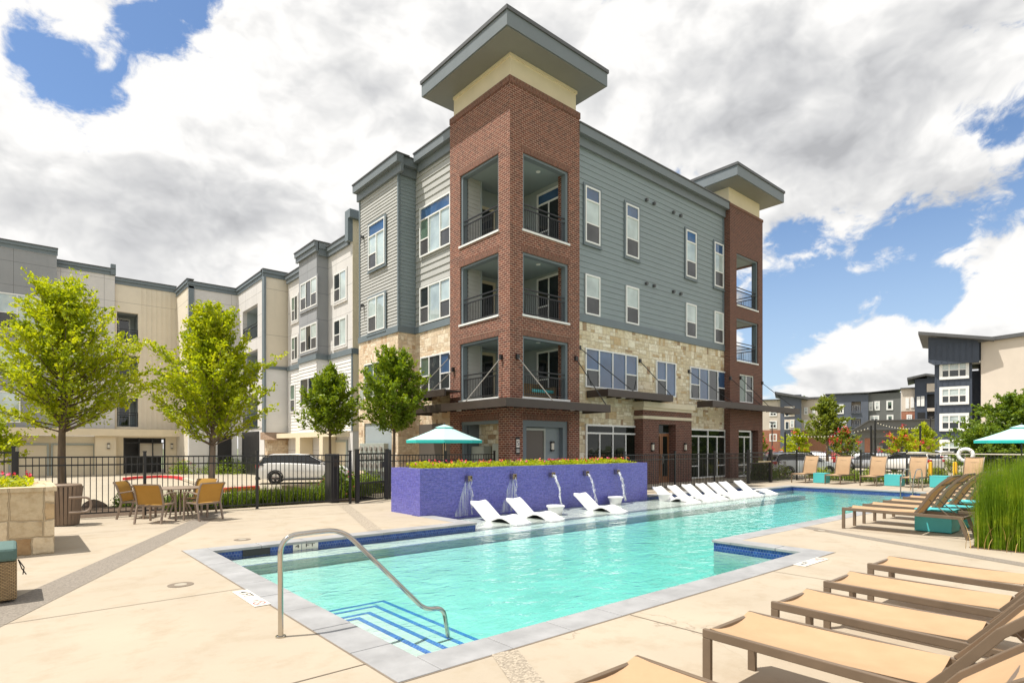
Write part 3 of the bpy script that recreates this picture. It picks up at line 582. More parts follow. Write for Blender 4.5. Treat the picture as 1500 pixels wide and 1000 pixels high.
for a0, a1 in ((atu(508, UW), atu(491, UW)), (atu(487, UW), atu(478, UW))):
    t = MB(); t.box(UW-.03, UW+.015, a0, a1, LOT, 2.0); g = t.build('garage_door', m_gar, blk)
    t = MB(); t.box(UW-.06, UW-.0, a0-.12, a0-.002, LOT, 2.12); t.box(UW-.06, UW-.0, a1+.002, a1+.12, LOT, 2.12); t.box(UW-.06, UW-.0, a0-.002, a1+.002, 2.002, 2.12); t.build('door_frame', m_cab, g)
# ================================================================ cream building across the car court
far = thing('courtyard_building', (5, 50, LOT), 'long cream stucco apartment building with garage doors across the car court', 'building')
b = MB(); b.box(-14, 2.2, 49.3, 62, 3.0, 14.5); b.build('grey_wall', m_grey, far)
b = MB(); b.box(2.2, 5.5, 50, 62, 3.0, 14.0); b.build('white_wall', m_white, far)
def holed(mb, pl, c, a0, a1, z0, z1, holes, th=.3):
    """a wall with openings: holes share one column a range"""
    h0, h1 = holes[0][0], holes[0][1]
    pbox(mb, pl, c, a0, h0, -th, 0, z0, z1); pbox(mb, pl, c, h1, a1, -th, 0, z0, z1); z = z0
    for _, _, q0, q1 in holes: pbox(mb, pl, c, h0, h1, -th, 0, z, q0); z = q1
    pbox(mb, pl, c, h0, h1, -th, 0, z, z1)
hl = [(5.65, 6.95, 3.2, 5.3), (5.65, 6.95, 6.35, 8.4), (5.65, 6.95, 9.25, 11.5)]
b = MB(); holed(b, 'v', 50.2, 5.5, 9.4, 2.95, 13.6, hl); b.build('batten_wall', m_cream2, far)
b = MB()
for x in np.arange(7.2, 9.4, .31): b.box(x-.025, x+.025, 50.17, 50.199, 3, 13.4)
for x in (5.56,): b.box(x-.025, x+.025, 50.17, 50.199, 3, 13.4)
b.box(5.5, 9.39, 50.12, 50.17, 2.75, 2.95); b.each('batten', m_cream2, far)
def pocket(x0, x1, y0, y1, z0, z1, rail, lab):
    t = MB(); t.box(x0, x1, y1, y1+.1, z0, z1); t.box(x0-.1, x0, y0, y1, z0, z1); t.box(x1, x1+.1, y0, y1, z0, z1); t.box(x0, x1, y0, y1, z0-.12, z0); t.box(x0, x1, y0, y1, z1, z1+.12); t.build('balcony_recess', m_int, far)
    window(far, 'v', y1, x0+.25, x0+.25+min(1.0, (x1-x0)*.6), z0, min(z1-.1, z0+2.1), [(1, 'd')], fw=.1, name='balcony_door')
    if rail: railing(far, rail[0], rail[1], rail[2], rail[3], z0, step=.16)
for a0, a1, z0, z1 in hl: pocket(a0, a1, 50.5, 52.0, z0, z1, ('v', 50.2, a0, a1), '')
U1 = 9.4; V46 = 45.9
b = MB(); b.box(U1, U1+.3, V46+.4, 50.2, LOT, 13.3); b.build('side_wall', m_cream2, far)
hl = [(9.95, 11.75, 3.35, 5.4), (9.95, 11.75, 6.3, 8.4), (9.95, 11.75, 9.25, 11.7)]
b = MB(); holed(b, 'v', V46, U1, 12.6, 3.0, 13.1, hl); b.build('front_wall', m_white, far)
for a0, a1, z0, z1 in hl: pocket(a0, a1, V46+.3, V46+1.8, z0, z1, ('v', V46, a0, a1), '')
va, vb = 41.2, 44.6
hl = [(va, vb, 3.0, 5.4), (va, vb, 6.2, 8.4), (va, vb, 9.2, 11.5)]
b = MB(); holed(b, 'u', 12.6, 40, V46, 3.0, 13.1, hl); b.build('front_wall', m_white, far)
for a0, a1, z0, z1 in hl:
    t = MB(); t.box(14.2, 14.3, a0, a1, z0, z1); t.box(12.9, 14.2, a0-.1, a0, z0, z1); t.box(12.9, 14.2, a1, a1+.1, z0, z1); t.box(12.9, 14.2, a0, a1, z0-.12, z0); t.box(12.9, 14.2, a0, a1, z1, z1+.12); t.build('balcony_recess', m_int, far)
    window(far, 'u', 14.2, a0+.5, a0+1.7, z0, z0+2.1, [(1, 'd')], fw=.1, name='balcony_door'); railing(far, 'u', 12.6, a0, a1, z0, step=.16)
b = MB(); b.box(12.62, 16, 39.6, 39.98, 7.1, 13.0); b.box(12.62, 16, 39.6, 39.98, 13.0, 13.1); b.build('end_wall', m_cream2, far)
b = MB(); b.box(12.62, 16, 39.62, 39.98, 2.7, 7.0); siding(b, 'v', 39.62, 12.62, 16, 2.7, 6.9, .2, .02); b.build('siding', m_side_w, far)
b = MB(); b.box(12.5, 16, 39.5, 39.6, 6.9, 7.1); b.box(12.5, 12.62, 39.52, 39.98, 2.7, 13.1); b.box(U1-.04, U1+.3, V46-.06, V46-.002, 3, 13.1); b.each('trim_board', m_trim, far)
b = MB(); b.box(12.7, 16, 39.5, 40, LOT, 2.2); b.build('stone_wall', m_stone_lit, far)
b = MB(); b.add([(12.4, 39.2, 2.2), (16, 39.2, 2.2), (16, 39.6, 2.7), (12.4, 39.6, 2.7), (12.4, 40, 2.2), (12.4, 40, 2.7), (16, 40, 2.2)], [(0, 1, 2, 3), (0, 3, 5, 4), (0, 4, 6, 1)]); b.build('small_roof', M('shingle', (.33, .23, .16), .9, .2, 8), far)
b = MB(); b.box(U1, 12.6, V46+.05, V46+.4, LOT, 3.0); siding(b, 'v', V46+.05, U1, 10.6, LOT, 3.0, .2, .02); b.box(12.65, 13, 40, V46, LOT, 3.0); b.build('base_wall', m_side_w, far)
b = MB(); b.box(10.7, 11.0, V46-.02, V46+.04, LOT, 2.6); b.box(11.25, 12.2, V46, V46+.04, LOT, 2.6); b.box(12.6, 12.64, 41, 44.8, LOT, 2.8); b.each('dark_opening', m_black, far)
for pl, c, a0, a1, z in (('v', 49.3, -14, 2.25, 15.0), ('v', 50, 2.0, 5.5, 14.45), ('v', 50.2, 5.3, 9.4, 13.95), ('v', V46, U1-.1, 12.6, 13.45), ('u', 12.6, 40, V46-.2, 13.45), ('u', U1, V46-.1, 50, 13.6), ('v', 39.6, 12.4, 16, 13.45)):
    cornice(far, [(pl, c, a0, a1)], z, [m_trim, m_trim_d], .13, .06, h=.62)
b = MB(); b.box(5.25, 5.55, 49.85, 50.2, 14.0, 14.75); b.build('parapet_cap', m_trim, far)
window(far, 'v', 49.3, atv(0, 49.3)-2.6, atv(60, 49.3), 9.3, 11.6, [(1, 'b'), (1, 'b'), (1, 'bs'), (1, 'b')], fw=.08); window(far, 'v', 50, atv(115, 50), atv(149, 50), 9.8, 11.5, [(1, 'b'), (1, 'b')], fw=.07, casing=m_grey)
window(far, 'v', 49.3, atv(0, 49.3)-2.6, atv(60, 49.3), 6.2, 8.3, [(1, 'b'), (1, 'b'), (1, 'bs'), (1, 'b')], fw=.08); window(far, 'v', 50, atv(115, 50), atv(149, 50), 6.5, 8.3, [(1, 'b'), (1, 'ds')], fw=.07)
window(far, 'v', 49.3, atv(0, 49.3)-2.6, atv(30, 49.3), 3.3, 5.3, [(1, 'b'), (1, 'ds'), (1, 'b')], fw=.08)
b = MB(); b.box(-14, 9.4, 49.0, 49.28, 2.5, 3.0); b.box(1.9+2.4, 5.5, 49.3, 50.1, LOT, 2.5); b.box(-14, 4.3, 50.1, 50.4, LOT, 2.5); b.box(5.5, 9.38, 49.9, 50.19, 2.4, 2.74); b.box(5.5, 6.0, 49.9, 50.19, LOT, 2.4); b.box(8.65, 9.38, 49.9, 50.19, LOT, 2.4); b.build('garage_wall', m_cream, far)
for a0, a1 in ((.2, 1.75), (1.98, 4.3), (-2.2, -.2), (-5, -2.6)):
    t = MB(); t.box(a0+.05, a1-.05, 50.02, 50.08, LOT, 1.85); g = t.build('garage_door', m_gar, far)
    t = MB(); t.box(a0-.06, a0+.04, 49.95, 50.09, LOT, 1.98); t.box(a1-.04, a1+.06, 49.95, 50.09, LOT, 1.98); t.box(a0+.04, a1-.04, 49.95, 50.09, 1.86, 1.98); t.build('door_frame', m_cab, g)
t = MB(); t.box(6.0, 8.65, 51.5, 51.6, LOT, 2.4); t.box(6.0, 8.65, 50.19, 51.5, 2.3, 2.4); t.build('passage_recess', m_black, far)
t = MB(); t.box(6.0, 6.1, 49.95, 50.1, LOT, 2.4); t.box(6.95, 7.02, 49.95, 50.1, LOT, 2.4); t.box(7.8, 7.87, 49.95, 50.1, LOT, 2.4); t.box(8.55, 8.65, 49.95, 50.1, LOT, 2.4); t.box(6.1, 8.55, 49.95, 50.1, 2.0, 2.06); t.build('gate_frame', m_black, far)
t = MB(); t.box(7.03, 8.54, 50.3, 50.4, 1.0, 2.0); t.build('passage_panel', m_cream2, far)
for x in (5.05, 9.05): wall_light(x, 49.28 if x < 5.5 else 49.89, 1.8, far)
# ================================================================ buildings beyond the right-hand car park (square to the camera axis)
m_navy = M('navy_siding', (.045, .058, .085), .6, .12, .6); m_navy2 = M('slate_siding', (.10, .115, .15), .6, .1, .4); m_bgrey = M('olive_grey_siding', (.145, .15, .145), .65, .08, .4)
m_bcream = M('far_cream_stucco', (.60, .53, .45), .8, .06, .4); m_bbrick = brickmat('orange_brick', (.40, .15, .08), (.30, .10, .06), (.42, .28, .20), .24, .08, .01)
class Far:
    """local frame x along the picture, y away, z up; px() turns photo pixels at depth d into local metres"""
    def __init__(s, name, label, px, d, cat='building', group=None):
        s.d = d; s.t = math.atan2(px-CX, FX); a = (px-CX)/FX*d; s.pc = px; p = (FW[0]*d+RT[0]*a, FW[1]*d+RT[1]*a, LOT)
        s.L = d/math.cos(s.t); s.o = thing(name, p, label, cat, group, YAW-s.t)
    def X(s, px, dd=0): return (s.L+dd)*math.tan(math.atan2(px-CX, FX)-s.t)
    def dep(s, px, dd=0): x = s.X(px, dd); return (s.L+dd)*math.cos(s.t)-x*math.sin(s.t)
    def Zp(s, py, dd=0, px=None): return EYE+(HY-py)/FX*s.dep(s.pc if px is None else px, dd)-LOT
    def box(s, mb, px0, px1, py0, py1, y0, y1):          # py0 upper edge
        c = (px0+px1)/2; mb.box(s.X(px0), s.X(px1), y0, y1, max(0, s.Zp(py1, 0, c)), s.Zp(py0, 0, c)); return mb
    def win(s, px0, px1, py0, py1, y, nc=2, nr=2, kind='b', trim=.16):
        c0 = (px0+px1)/2; x0, x1, z1, z0 = s.X(px0), s.X(px1), s.Zp(py0, 0, c0), s.Zp(py1, 0, c0); f = MB(); g = MB(); o0 = y-.12
        f.box(x0, x0+trim, o0, y-.003, z0, z1); f.box(x1-trim, x1, o0, y-.003, z0, z1); f.box(x0+trim, x1-trim, o0, y-.003, z0, z0+trim); f.box(x0+trim, x1-trim, o0, y-.003, z1-trim, z1)
        for i in range(1, nc): c = x0+(x1-x0)*i/nc; f.box(c-.06, c+.06, o0+.01, y-.003, z0+trim, z1-trim)
        if nr > 1: c = (z0+z1)/2; f.box(x0+trim, x1-trim, o0+.02, y-.003, c-.05, c+.05)
        w_ = f.build('window', m_frame, s.o, local=True)
        zm = (z0+z1)/2
        g.mi = K[kind]; g.quad((x0+.02, y-.05, zm), (x1-.02, y-.05, zm), (x1-.02, y-.05, z1-.02), (x0+.02, y-.05, z1-.02)); g.mi = K['d']; g.quad((x0+.02, y-.05, z0+.02), (x1-.02, y-.05, z0+.02), (x1-.02, y-.05, zm), (x0+.02, y-.05, zm))
        g.build('pane', PANES, w_, local=True)
    def part(s, mb, name, mat): return mb.build(name, mat, s.o, local=True)
q = Far('navy_building', 'tall navy apartment building with white triple windows and a slanting roof', 1400, 66)
b = MB(); q.box(b, 1369, 1424, 500, 690, 0, 9); q.box(b, 1424, 1437, 500, 528, 0, 9); q.box(b, 1424, 1437, 540, 700, 2, 9); b.add([(q.X(1369), -.6, q.Zp(533)), (q.X(1434), -.6, q.Zp(533)), (q.X(1434), -.6, q.Zp(499, 0, 1434)), (q.X(1360), -.6, q.Zp(495, 0, 1360)), (q.X(1360), -.6, q.Zp(531, 0, 1360)),
    (q.X(1369), 0, q.Zp(533)), (q.X(1434), 0, q.Zp(533)), (q.X(1434), 0, q.Zp(499, 0, 1434)), (q.X(1360), 0, q.Zp(495, 0, 1360)), (q.X(1360), 0, q.Zp(531, 0, 1360))], [(0, 1, 2, 3, 4), (4, 3, 8, 9), (0, 4, 9, 5), (1, 2, 7, 6), (0, 1, 6, 5)]); q.part(b, 'navy_wall', m_navy)
b = MB()
for x in np.arange(q.X(1362), q.X(1433), .55): b.box(x-.03, x+.03, -.64, -.601, q.Zp(530), q.Zp(500))
for x in np.arange(q.X(1371), q.X(1423), .55):
    for y0, y1 in ((566, 550), (604, 589), (641, 628)): b.box(x-.03, x+.03, -.04, -.001, q.Zp(y0), q.Zp(y1))
b.each('batten', m_navy, q.o, local=True)
b = MB(); x0, x1 = q.X(1346), q.X(1456); za, zb = q.Zp(488.5, 0, 1346), q.Zp(496.5, 0, 1456); b.add([(x0, -1.6, za), (x1, -1.6, zb), (x1, 10, zb), (x0, 10, za), (x0, -1.6, za-.35), (x1, -1.6, zb-.35), (x1, 10, zb-.35), (x0, 10, za-.35)], [(0,1,2,3), (7,6,5,4), (0,4,5,1), (1,5,6,2), (2,6,7,3), (3,7,4,0)]); q.part(b, 'roof', m_trim_d)
for y0, y1 in ((528, 555), (566, 592.5), (605, 631), (643.5, 668)): q.win(1376, 1419.5, y0, y1, 0, 3, 2, 'b', .3)
b = MB(); q.box(b, 1424, 1437, 528, 531, 0, 2); q.part(b, 'balcony_slab', m_frame)
b = MB(); xa, xb = q.X(1437), q.X(1600); b.add([(xa, -.2, 0), (xb, -2, 0), (xb, -2, q.Zp(486, 0, 1560)), (xa, -.2, q.Zp(502, 0, 1437)), (xa, 9, 0), (xb, 9, 0), (xb, 9, q.Zp(486, 0, 1560)), (xa, 9, q.Zp(502, 0, 1437))], [(0,1,2,3), (0,3,7,4), (3,2,6,7), (1,5,6,2)]); q.part(b, 'stucco_wall', m_bcream); zq, zr = q.Zp(502, 0, 1437), q.Zp(486, 0, 1560)
b = MB(); b.add([(xa-.3, -.6, zq), (xb, -2.4, zr), (xb, 9, zr), (xa-.3, 9, zq), (xa-.3, -.6, zq+.4), (xb, -2.4, zr+.4), (xb, 9, zr+.4), (xa-.3, 9, zq+.4)], [(3,2,1,0), (4,5,6,7), (0,1,5,4), (1,2,6,5), (3,0,4,7)]); q.part(b, 'roof_edge', m_trim_d)
# mid distance blocks
q = Far('slate_building', 'distant slate blue apartment block with two stacked balconies and a grey olive wing', 1270, 130)
b = MB(); q.box(b, 1210, 1247, 577, 690, 0, 14); q.box(b, 1261, 1272, 577, 690, 0, 14); q.box(b, 1247, 1261, 577, 588, 0, 14); q.box(b, 1247, 1261, 605, 613, 0, 14); q.box(b, 1247, 1261, 625, 690, 0, 14); q.part(b, 'slate_wall', m_navy2)
b = MB(); q.box(b, 1246, 1262, 588, 625, 1.8, 2); q.part(b, 'balcony_recess', m_bcream)
for y0 in (592, 613):
    q.win(1248, 1260, y0, y0+12, 1.8, 3, 1, 'd', .25)
    b = MB(); q.box(b, 1246.5, 1261.5, y0+9.5, y0+10.3, .05, .2); q.box(b, 1246.5, 1261.5, y0+12.0, y0+13, -.3, 1.8); q.part(b, 'railing', m_navy2)
b = MB(); q.box(b, 1209, 1273, 575.5, 577, -.6, 14); q.part(b, 'roof', m_trim_d)
b = MB(); q.box(b, 1272, 1320, 575, 690, 1, 14); q.part(b, 'olive_wall', m_bgrey)
b = MB(); b.add([(q.X(1271), .4, q.Zp(575)), (q.X(1321), .4, q.Zp(572)), (q.X(1321), 14, q.Zp(572)), (q.X(1271), 14, q.Zp(575)), (q.X(1271), .4, q.Zp(574)), (q.X(1321), .4, q.Zp(571)), (q.X(1321), 14, q.Zp(571)), (q.X(1271), 14, q.Zp(574))], [(0,1,5,4), (4,5,6,7), (3,2,1,0), (0,4,7,3)]); q.part(b, 'roof_edge', m_trim_d)
for a in ((1272.5, 1279, 588, 601, 'b'), (1281, 1289, 587, 600.5, 'b'), (1298.5, 1308.5, 586, 600, 'g'), (1274, 1288, 608, 617, 'b'), (1299, 1309, 607, 617, 'g')): q.win(*a[:4], 1, 1 if a[4] == 'g' else 2, 1 if a[4] == 'g' else 2, a[4], .3)
for a in ((1226, 1236, 592, 606), (1226, 1240, 612, 626)): q.win(*a, 0, 2, 2, 'b', .3)
q = Far('corner_building', 'distant slate tower block with slanting roof at a pale stucco wing', 1150, 135)
b = MB(); q.box(b, 1143, 1174, 578, 690, 0, 12); q.part(b, 'slate_wall', m_navy2)
b = MB(); x0, x1 = q.X(1135), q.X(1184); za, zb = q.Zp(574, 0, 1135), q.Zp(582, 0, 1184); b.add([(x0, -1.5, za), (x1, -1.5, zb), (x1, 12, zb), (x0, 12, za), (x0, -1.5, za-.5), (x1, -1.5, zb-.5), (x1, 12, zb-.5), (x0, 12, za-.5)], [(0,1,2,3), (7,6,5,4), (0,4,5,1), (1,5,6,2), (2,6,7,3), (3,7,4,0)]); q.part(b, 'roof', m_trim_d)
for y0 in (595, 614):
    b = MB(); q.box(b, 1149, 1164, y0, y0+15, -.15, -.01); q.part(b, 'balcony_recess', m_bcream); q.win(1150, 1156, y0+3, y0+15, -.15, 1, 1, 'd', .12); q.win(1157.5, 1163, y0+1, y0+12, -.15, 2, 2, 'b', .2)
b = MB(); q.box(b, 1115, 1143, 586, 629.5, .8, 12); q.box(b, 1174, 1214, 583, 630, 3, 14); q.part(b, 'stucco_wall', m_bcream)
b = MB(); q.box(b, 1115, 1143, 629.5, 690, .7, 12); q.box(b, 1174, 1214, 630, 690, 2.9, 14); q.part(b, 'brick_wall', m_bbrick)
b = MB(); q.box(b, 1115, 1143, 584.5, 586, .2, 12); q.box(b, 1174, 1214, 580, 583, 2.4, 14); q.part(b, 'roof_edge', m_trim_d)
for a in ((1127, 1138, 616, 627), (1127, 1138, 635, 646), (1127, 1138, 600, 609), (1178, 1184, 595, 606), (1178, 1184, 614, 626), (1190, 1195, 596, 606), (1190, 1196, 614, 626)): q.win(*a, .8 if a[0] < 1150 else 3, 2, 2, 'b', .25)
q = Far('stepped_building', 'distant apartment block with pale upper corner, brick base and navy tower with a butterfly roof', 1345, 105)
b = MB(); q.box(b, 1320, 1340, 569, 602, 0, 10); q.part(b, 'stucco_wall', m_bcream)
b = MB(); q.box(b, 1320, 1340, 602, 690, .05, 10); q.box(b, 1355, 1372, 613, 690, 1.1, 10); q.part(b, 'brick_wall', m_bbrick)
b = MB(); q.box(b, 1340, 1358, 555, 690, -.6, 10); q.box(b, 1358, 1372, 551, 577, -.6, 10); q.part(b, 'navy_wall', m_navy)
b = MB(); q.box(b, 1358, 1372, 577, 617, .9, 1.0); q.part(b, 'balcony_recess', m_black)
b = MB(); q.box(b, 1357.5, 1371, 562, 574, -.8, -.61); q.box(b, 1358, 1372, 597.5, 602, -.6, 1); q.part(b, 'balcony_wall', m_bcream)
b = MB(); q.box(b, 1319, 1341, 567.6, 569.2, -.5, 10); xs = [q.X(p) for p in (1329, 1356, 1378)]; zs = [q.Zp(p) for p in (553.5, 549, 552.5)]
for i in (0, 1): b.add([(xs[i], -2, zs[i]), (xs[i+1], -2, zs[i+1]), (xs[i+1], 10, zs[i+1]), (xs[i], 10, zs[i]), (xs[i], -2, zs[i]-.35), (xs[i+1], -2, zs[i+1]-.35), (xs[i+1], 10, zs[i+1]-.35), (xs[i], 10, zs[i]-.35)], [(0,1,2,3), (7,6,5,4), (0,4,5,1), (3,7,4,0), (1,5,6,2)])
q.part(b, 'roof', m_trim_d)
for a in ((1326.5, 1331.5, 583, 598), (1334, 1339, 582, 597), (1328, 1336, 607, 615), (1343, 1348, 581, 595), (1349, 1354, 580.5, 595)): q.win(*a, -.6 if a[0] > 1340 else 0, 2, 2, 'b', .22)
b = MB(); q.box(b, 1344, 1355, 604, 615, -.66, -.6); q.part(b, 'opening', m_black)
q = Far('entrance_pavilion', 'long low grey gabled entrance pavilion with brick piers behind the parked cars', 1310, 92)
b = MB(); b.prism([(q.X(1248), q.Zp(630)), (q.X(1272), q.Zp(615.5)), (q.X(1375), q.Zp(615.5)), (q.X(1375), q.Zp(630))], 0, 8, 'y'); q.box(b, 1252, 1373, 630, 641, 1, 8); q.part(b, 'gable', m_bgrey)
b = MB(); p = [(q.X(1245), q.Zp(630)), (q.X(1272), q.Zp(614.3)), (q.X(1377), q.Zp(614.3)), (q.X(1377), q.Zp(615.5)), (q.X(1273), q.Zp(615.5)), (q.X(1249), q.Zp(630))]; b.prism(p, -.4, 8, 'y'); q.box(b, 1262, 1376, 627, 628.4, -.2, -.01); q.part(b, 'roof', m_trim_d)
b = MB()
for a in ((1266, 1277), (1338, 1350), (1351, 1370)): q.box(b, a[0], a[1], 641, 690, 1.2, 3)
b.each('brick_pier', m_bbrick, q.o, local=True)
b = MB(); q.box(b, 1252, 1376, 641, 690, 7, 7.5); q.part(b, 'back_wall', m_int)
for a in ((1283, 1292, 652, 662), (1300, 1310, 645, 660), (1345.5, 1350, 640, 643)): q.win(*a, 6.9 if a[0] < 1340 else 1.1, 2, 2, 'b', .25)
# ================================================================ ground, deck and pool
def deckmat(name, c, stain=.7):
    m, t, b = newmat(name)
    n1 = t.noise(t.pos, .45, 7, .6); n2 = t.noise(t.pos, 2.3, 8, .65); n3 = t.noise(t.pos, 60, 3, .6); n4 = t.noise(t.pos, 9, 4, .6)
    col = t.ramp(n1, [(.3, tuple(x*.90 for x in c)), (.7, tuple(x*1.06 for x in c))])
    col = t.mix(t.mr(n2, .50, .72, 0, stain), col, tuple(x*f for x, f in zip(c, (.80, .75, .68))))
    col = t.mix(t.mr(n4, .60, .72, 0, .16), col, tuple(x*f for x, f in zip(c, (.70, .64, .58))))
    sp = t.n('ShaderNodeTexVoronoi', i={'Vector': t.pos, 'Scale': 1.3}).outputs['Distance']
    col = t.mix(t.mr(sp, .012, .02, .55, 0), col, (.16, .12, .09))
    cw = t.vm('ADD', t.pos, t.n('ShaderNodeTexNoise', i={'Vector': t.pos, 'Scale': 1.5, 'Detail': 5}).outputs['Color'])
    cr = t.n('ShaderNodeTexVoronoi', feature='DISTANCE_TO_EDGE', i={'Vector': cw, 'Scale': .16}).outputs['Distance']
    col = t.mix(t.math('MULTIPLY', t.mr(cr, .0006, .0016, .35, 0), t.mr(n1, .45, .6, 0, 1)), col, (.15, .11, .08))
    col = t.mix(t.mr(n3, .3, .7, .06, 0), col, (.25, .2, .14))
    t.set(b.inputs['Base Color'], col); b.inputs['Roughness'].default_value = .82; b.inputs['Specular IOR Level'].default_value = .3
    bn = t.n('ShaderNodeBump', i={'Strength': .12, 'Distance': .01, 'Height': n3}); t.set(b.inputs['Normal'], bn.outputs[0]); return m
m_deck = deckmat('tan_concrete', (.42, .358, .275))
m_lot = deckmat('lot_concrete', (.42, .37, .285), .4)
m_asph = M('asphalt', (.12, .115, .11), .9, .15, .8, .3, 80)
m_joint = M('joint', (.20, .16, .12), .9, .1, 5)
def aggr(name, c, k=.35):
    m, t, b = newmat(name); v = t.n('ShaderNodeTexVoronoi', i={'Vector': t.pos, 'Scale': 70.0})
    s = t.n('ShaderNodeSeparateColor', i={0: v.outputs['Color']}).outputs[0]
    t.set(b.inputs['Base Color'], t.ramp(s, [(.1, tuple(x*(1-k) for x in c)), (.9, tuple(x*(1+k) for x in c))])); b.inputs['Roughness'].default_value = .9
    bn = t.n('ShaderNodeBump', i={'Strength': .4, 'Distance': .006, 'Height': v.outputs['Distance']}); t.set(b.inputs['Normal'], bn.outputs[0]); return m
m_aggr = aggr('exposed_aggregate', (.225, .195, .16), .2); m_aggr2 = aggr('pale_aggregate', (.33, .28, .215), .3)
m_cop = M('travertine_coping', (.31, .31, .312), .7, .2, 2.2, .08, 50, stretch=(1, 1, 1), dirt=.25)
m_plas = M('pool_plaster', (.60, .60, .555), .8, .10, 1.4)  # mottled plaster colour stands in for rippling light on the pool floor
m_tile = brickmat('waterline_tile', (.012, .04, .24), (.03, .08, .32), (.12, .18, .34), .05, .05, .004, rough=.25, bump=.2)
m_stripe = brickmat('step_tile', (.012, .06, .42), (.02, .10, .52), (.22, .33, .62), .05, .025, .003, rough=.25, bump=.2)
XL, XN, XR, YN, YN2, YF, YS = 2.45, 9.75, 26.0, 4.05, 5.65, 10.45, 12.33
water_r = [(XL, XN, YN, YF), (7.9, XR, YN2, YF), (23.6, XR, YF, 11.3), (7.9, 23.6, YF, YS)]
def inr(x, y, rs, g=0): return any(a-g < x < b+g and c-g < y < d+g for a, b, c, d in rs)
def cells(mb, pred, z, xs, ys):
    xs, ys = sorted(set(xs)), sorted(set(ys))
    for i in range(len(xs)-1):
        j = 0
        while j < len(ys)-1:
            if pred((xs[i]+xs[i+1])/2, (ys[j]+ys[j+1])/2):
                k = j
                while k+1 < len(ys)-1 and pred((xs[i]+xs[i+1])/2, (ys[k+1]+ys[k+2])/2): k += 1
                mb.quad((xs[i], ys[j], z), (xs[i+1], ys[j], z), (xs[i+1], ys[k+1], z), (xs[i], ys[k+1], z)); j = k+1
            else: j += 1
CW = .34
ex = sorted({v+d for a, b, _, _ in water_r for v in (a, b) for d in (-CW, 0, CW)}); ey = sorted({v+d for _, _, c, d2 in water_r for v in (c, d2) for d in (-CW, 0, CW)})
mb = MB(); cells(mb, lambda x, y: not inr(x, y, water_r, CW) and (y < 17.2 or 9.3 < x), 0, [-9, 7.8, 9.3, 13.0, 31.0, 36]+ex, [-14, 17.2, 24]+ey)
tag(mb.build('pool_deck', m_deck, origin=False), kind='structure')
mb = MB(); mb.box(-9, 7.8, 17.2, 17.3, -.6, -.004); mb.box(31.0, 31.05, -14, 13.2, -.6, .06); tag(mb.build('deck_edge', m_lot), kind='structure')
# coping stones: one by one along every pool edge
mb = MB()
def stones(x0, x1, y0, y1, alongx):
    L = (x1-x0) if alongx else (y1-y0); n = max(1, round(L/.75))
    for i in range(n):
        a, b_ = L*i/n+.005, L*(i+1)/n-.005; dz = random.uniform(-.0015, .0015)
        if alongx: mb.box(x0+a, x0+b_, y0, y1, -.04, .006+dz)
        else: mb.box(x0, x1, y0+a, y0+b_, -.04, .006+dz)
e = .03
stones(XL-CW, XL+e, YN-CW, YF+CW, False); stones(XL+e, XN, YN-CW, YN+e, True); stones(XN-e, XN+CW, YN-CW, YN2-CW, False); stones(XN-e, XR, YN2-CW, YN2+e, True); stones(XR-e, XR+CW, YN2-CW, 11.3+CW, False)
stones(XL+e, 7.9+e, YF-e, YF+CW, True); stones(7.9-CW, 7.9+e, YF+CW, 12.3, False); stones(23.6-e, XR-e, 11.3-e, 11.3+CW, True); stones(16.9, 23.6+CW, YS-e, YS+CW, True); stones(23.6-e, 23.6+CW, 11.3+CW, YS-e, False)
tag(mb.build('pool_coping', m_cop, bevel=.006, origin=False), kind='structure')
# basin: floor, walls, sun shelf, bench and entry steps
mb = MB()
def fz(y): return -.72+.37*(y-YN)/(9.75-YN)
mb.add([(XL, YN, fz(YN)), (XN, YN, fz(YN)), (XN, 9.75, fz(9.75)), (XL, 9.75, fz(9.75))], [(0, 1, 2, 3)]); mb.add([(XN, YN2, fz(YN2)), (XR, YN2, fz(YN2)), (XR, 9.75, fz(9.75)), (XN, 9.75, fz(9.75))], [(0, 1, 2, 3)])
mb.box(XL, 23.6, 9.75, YF, -.9, -.19); mb.box(7.9, 23.6, YF, YS, -.9, -.14); mb.box(23.6, XR, 9.75, 11.3, -.9, -.33)
for i, (x1, y1) in enumerate([(2.67, 5.65), (2.97, 6.1), (3.3, 6.5), (3.65, 7.0), (4.0, 7.45)]):
    z1 = -.137-.085*i; x0, y0 = ((XL, None), (2.67, 5.65), (2.97, 6.1), (3.3, 6.5), (3.65, 7.0))[i]
    mb.box(x0, x1, YN, y1, -.9, z1)
    if y0: mb.box(XL, x0, y0, y1, -.9, z1)
tag(mb.build('pool_basin', m_plas, origin=False), kind='structure')
def pool_faces(mb, z0, z1):
    for a, b_, y in ((XL, XN, YN+.004), (XN, XR, YN2+.004), (XL, 7.9, YF-.004), (7.9, 23.6, YS-.004), (23.6, XR, 11.296)): mb.quad((a, y, z0), (b_, y, z0), (b_, y, z1), (a, y, z1))
    for x, y0, y1 in ((XL+.004, YN, YF), (XN-.004, YN, YN2), (XR-.004, YN2, 11.3), (7.904, YF, YS), (23.596, 11.3, YS)): mb.quad((x, y0, z0), (x, y1, z0), (x, y1, z1), (x, y0, z1))
mb = MB(); pool_faces(mb, -.20, -.035); tag(mb.build('waterline_tile', m_tile, origin=False), kind='structure')
mb = MB(); pool_faces(mb, -.9, -.20); tag(mb.build('pool_wall', m_plas, origin=False), kind='structure')
mb = MB(); S_ = .058
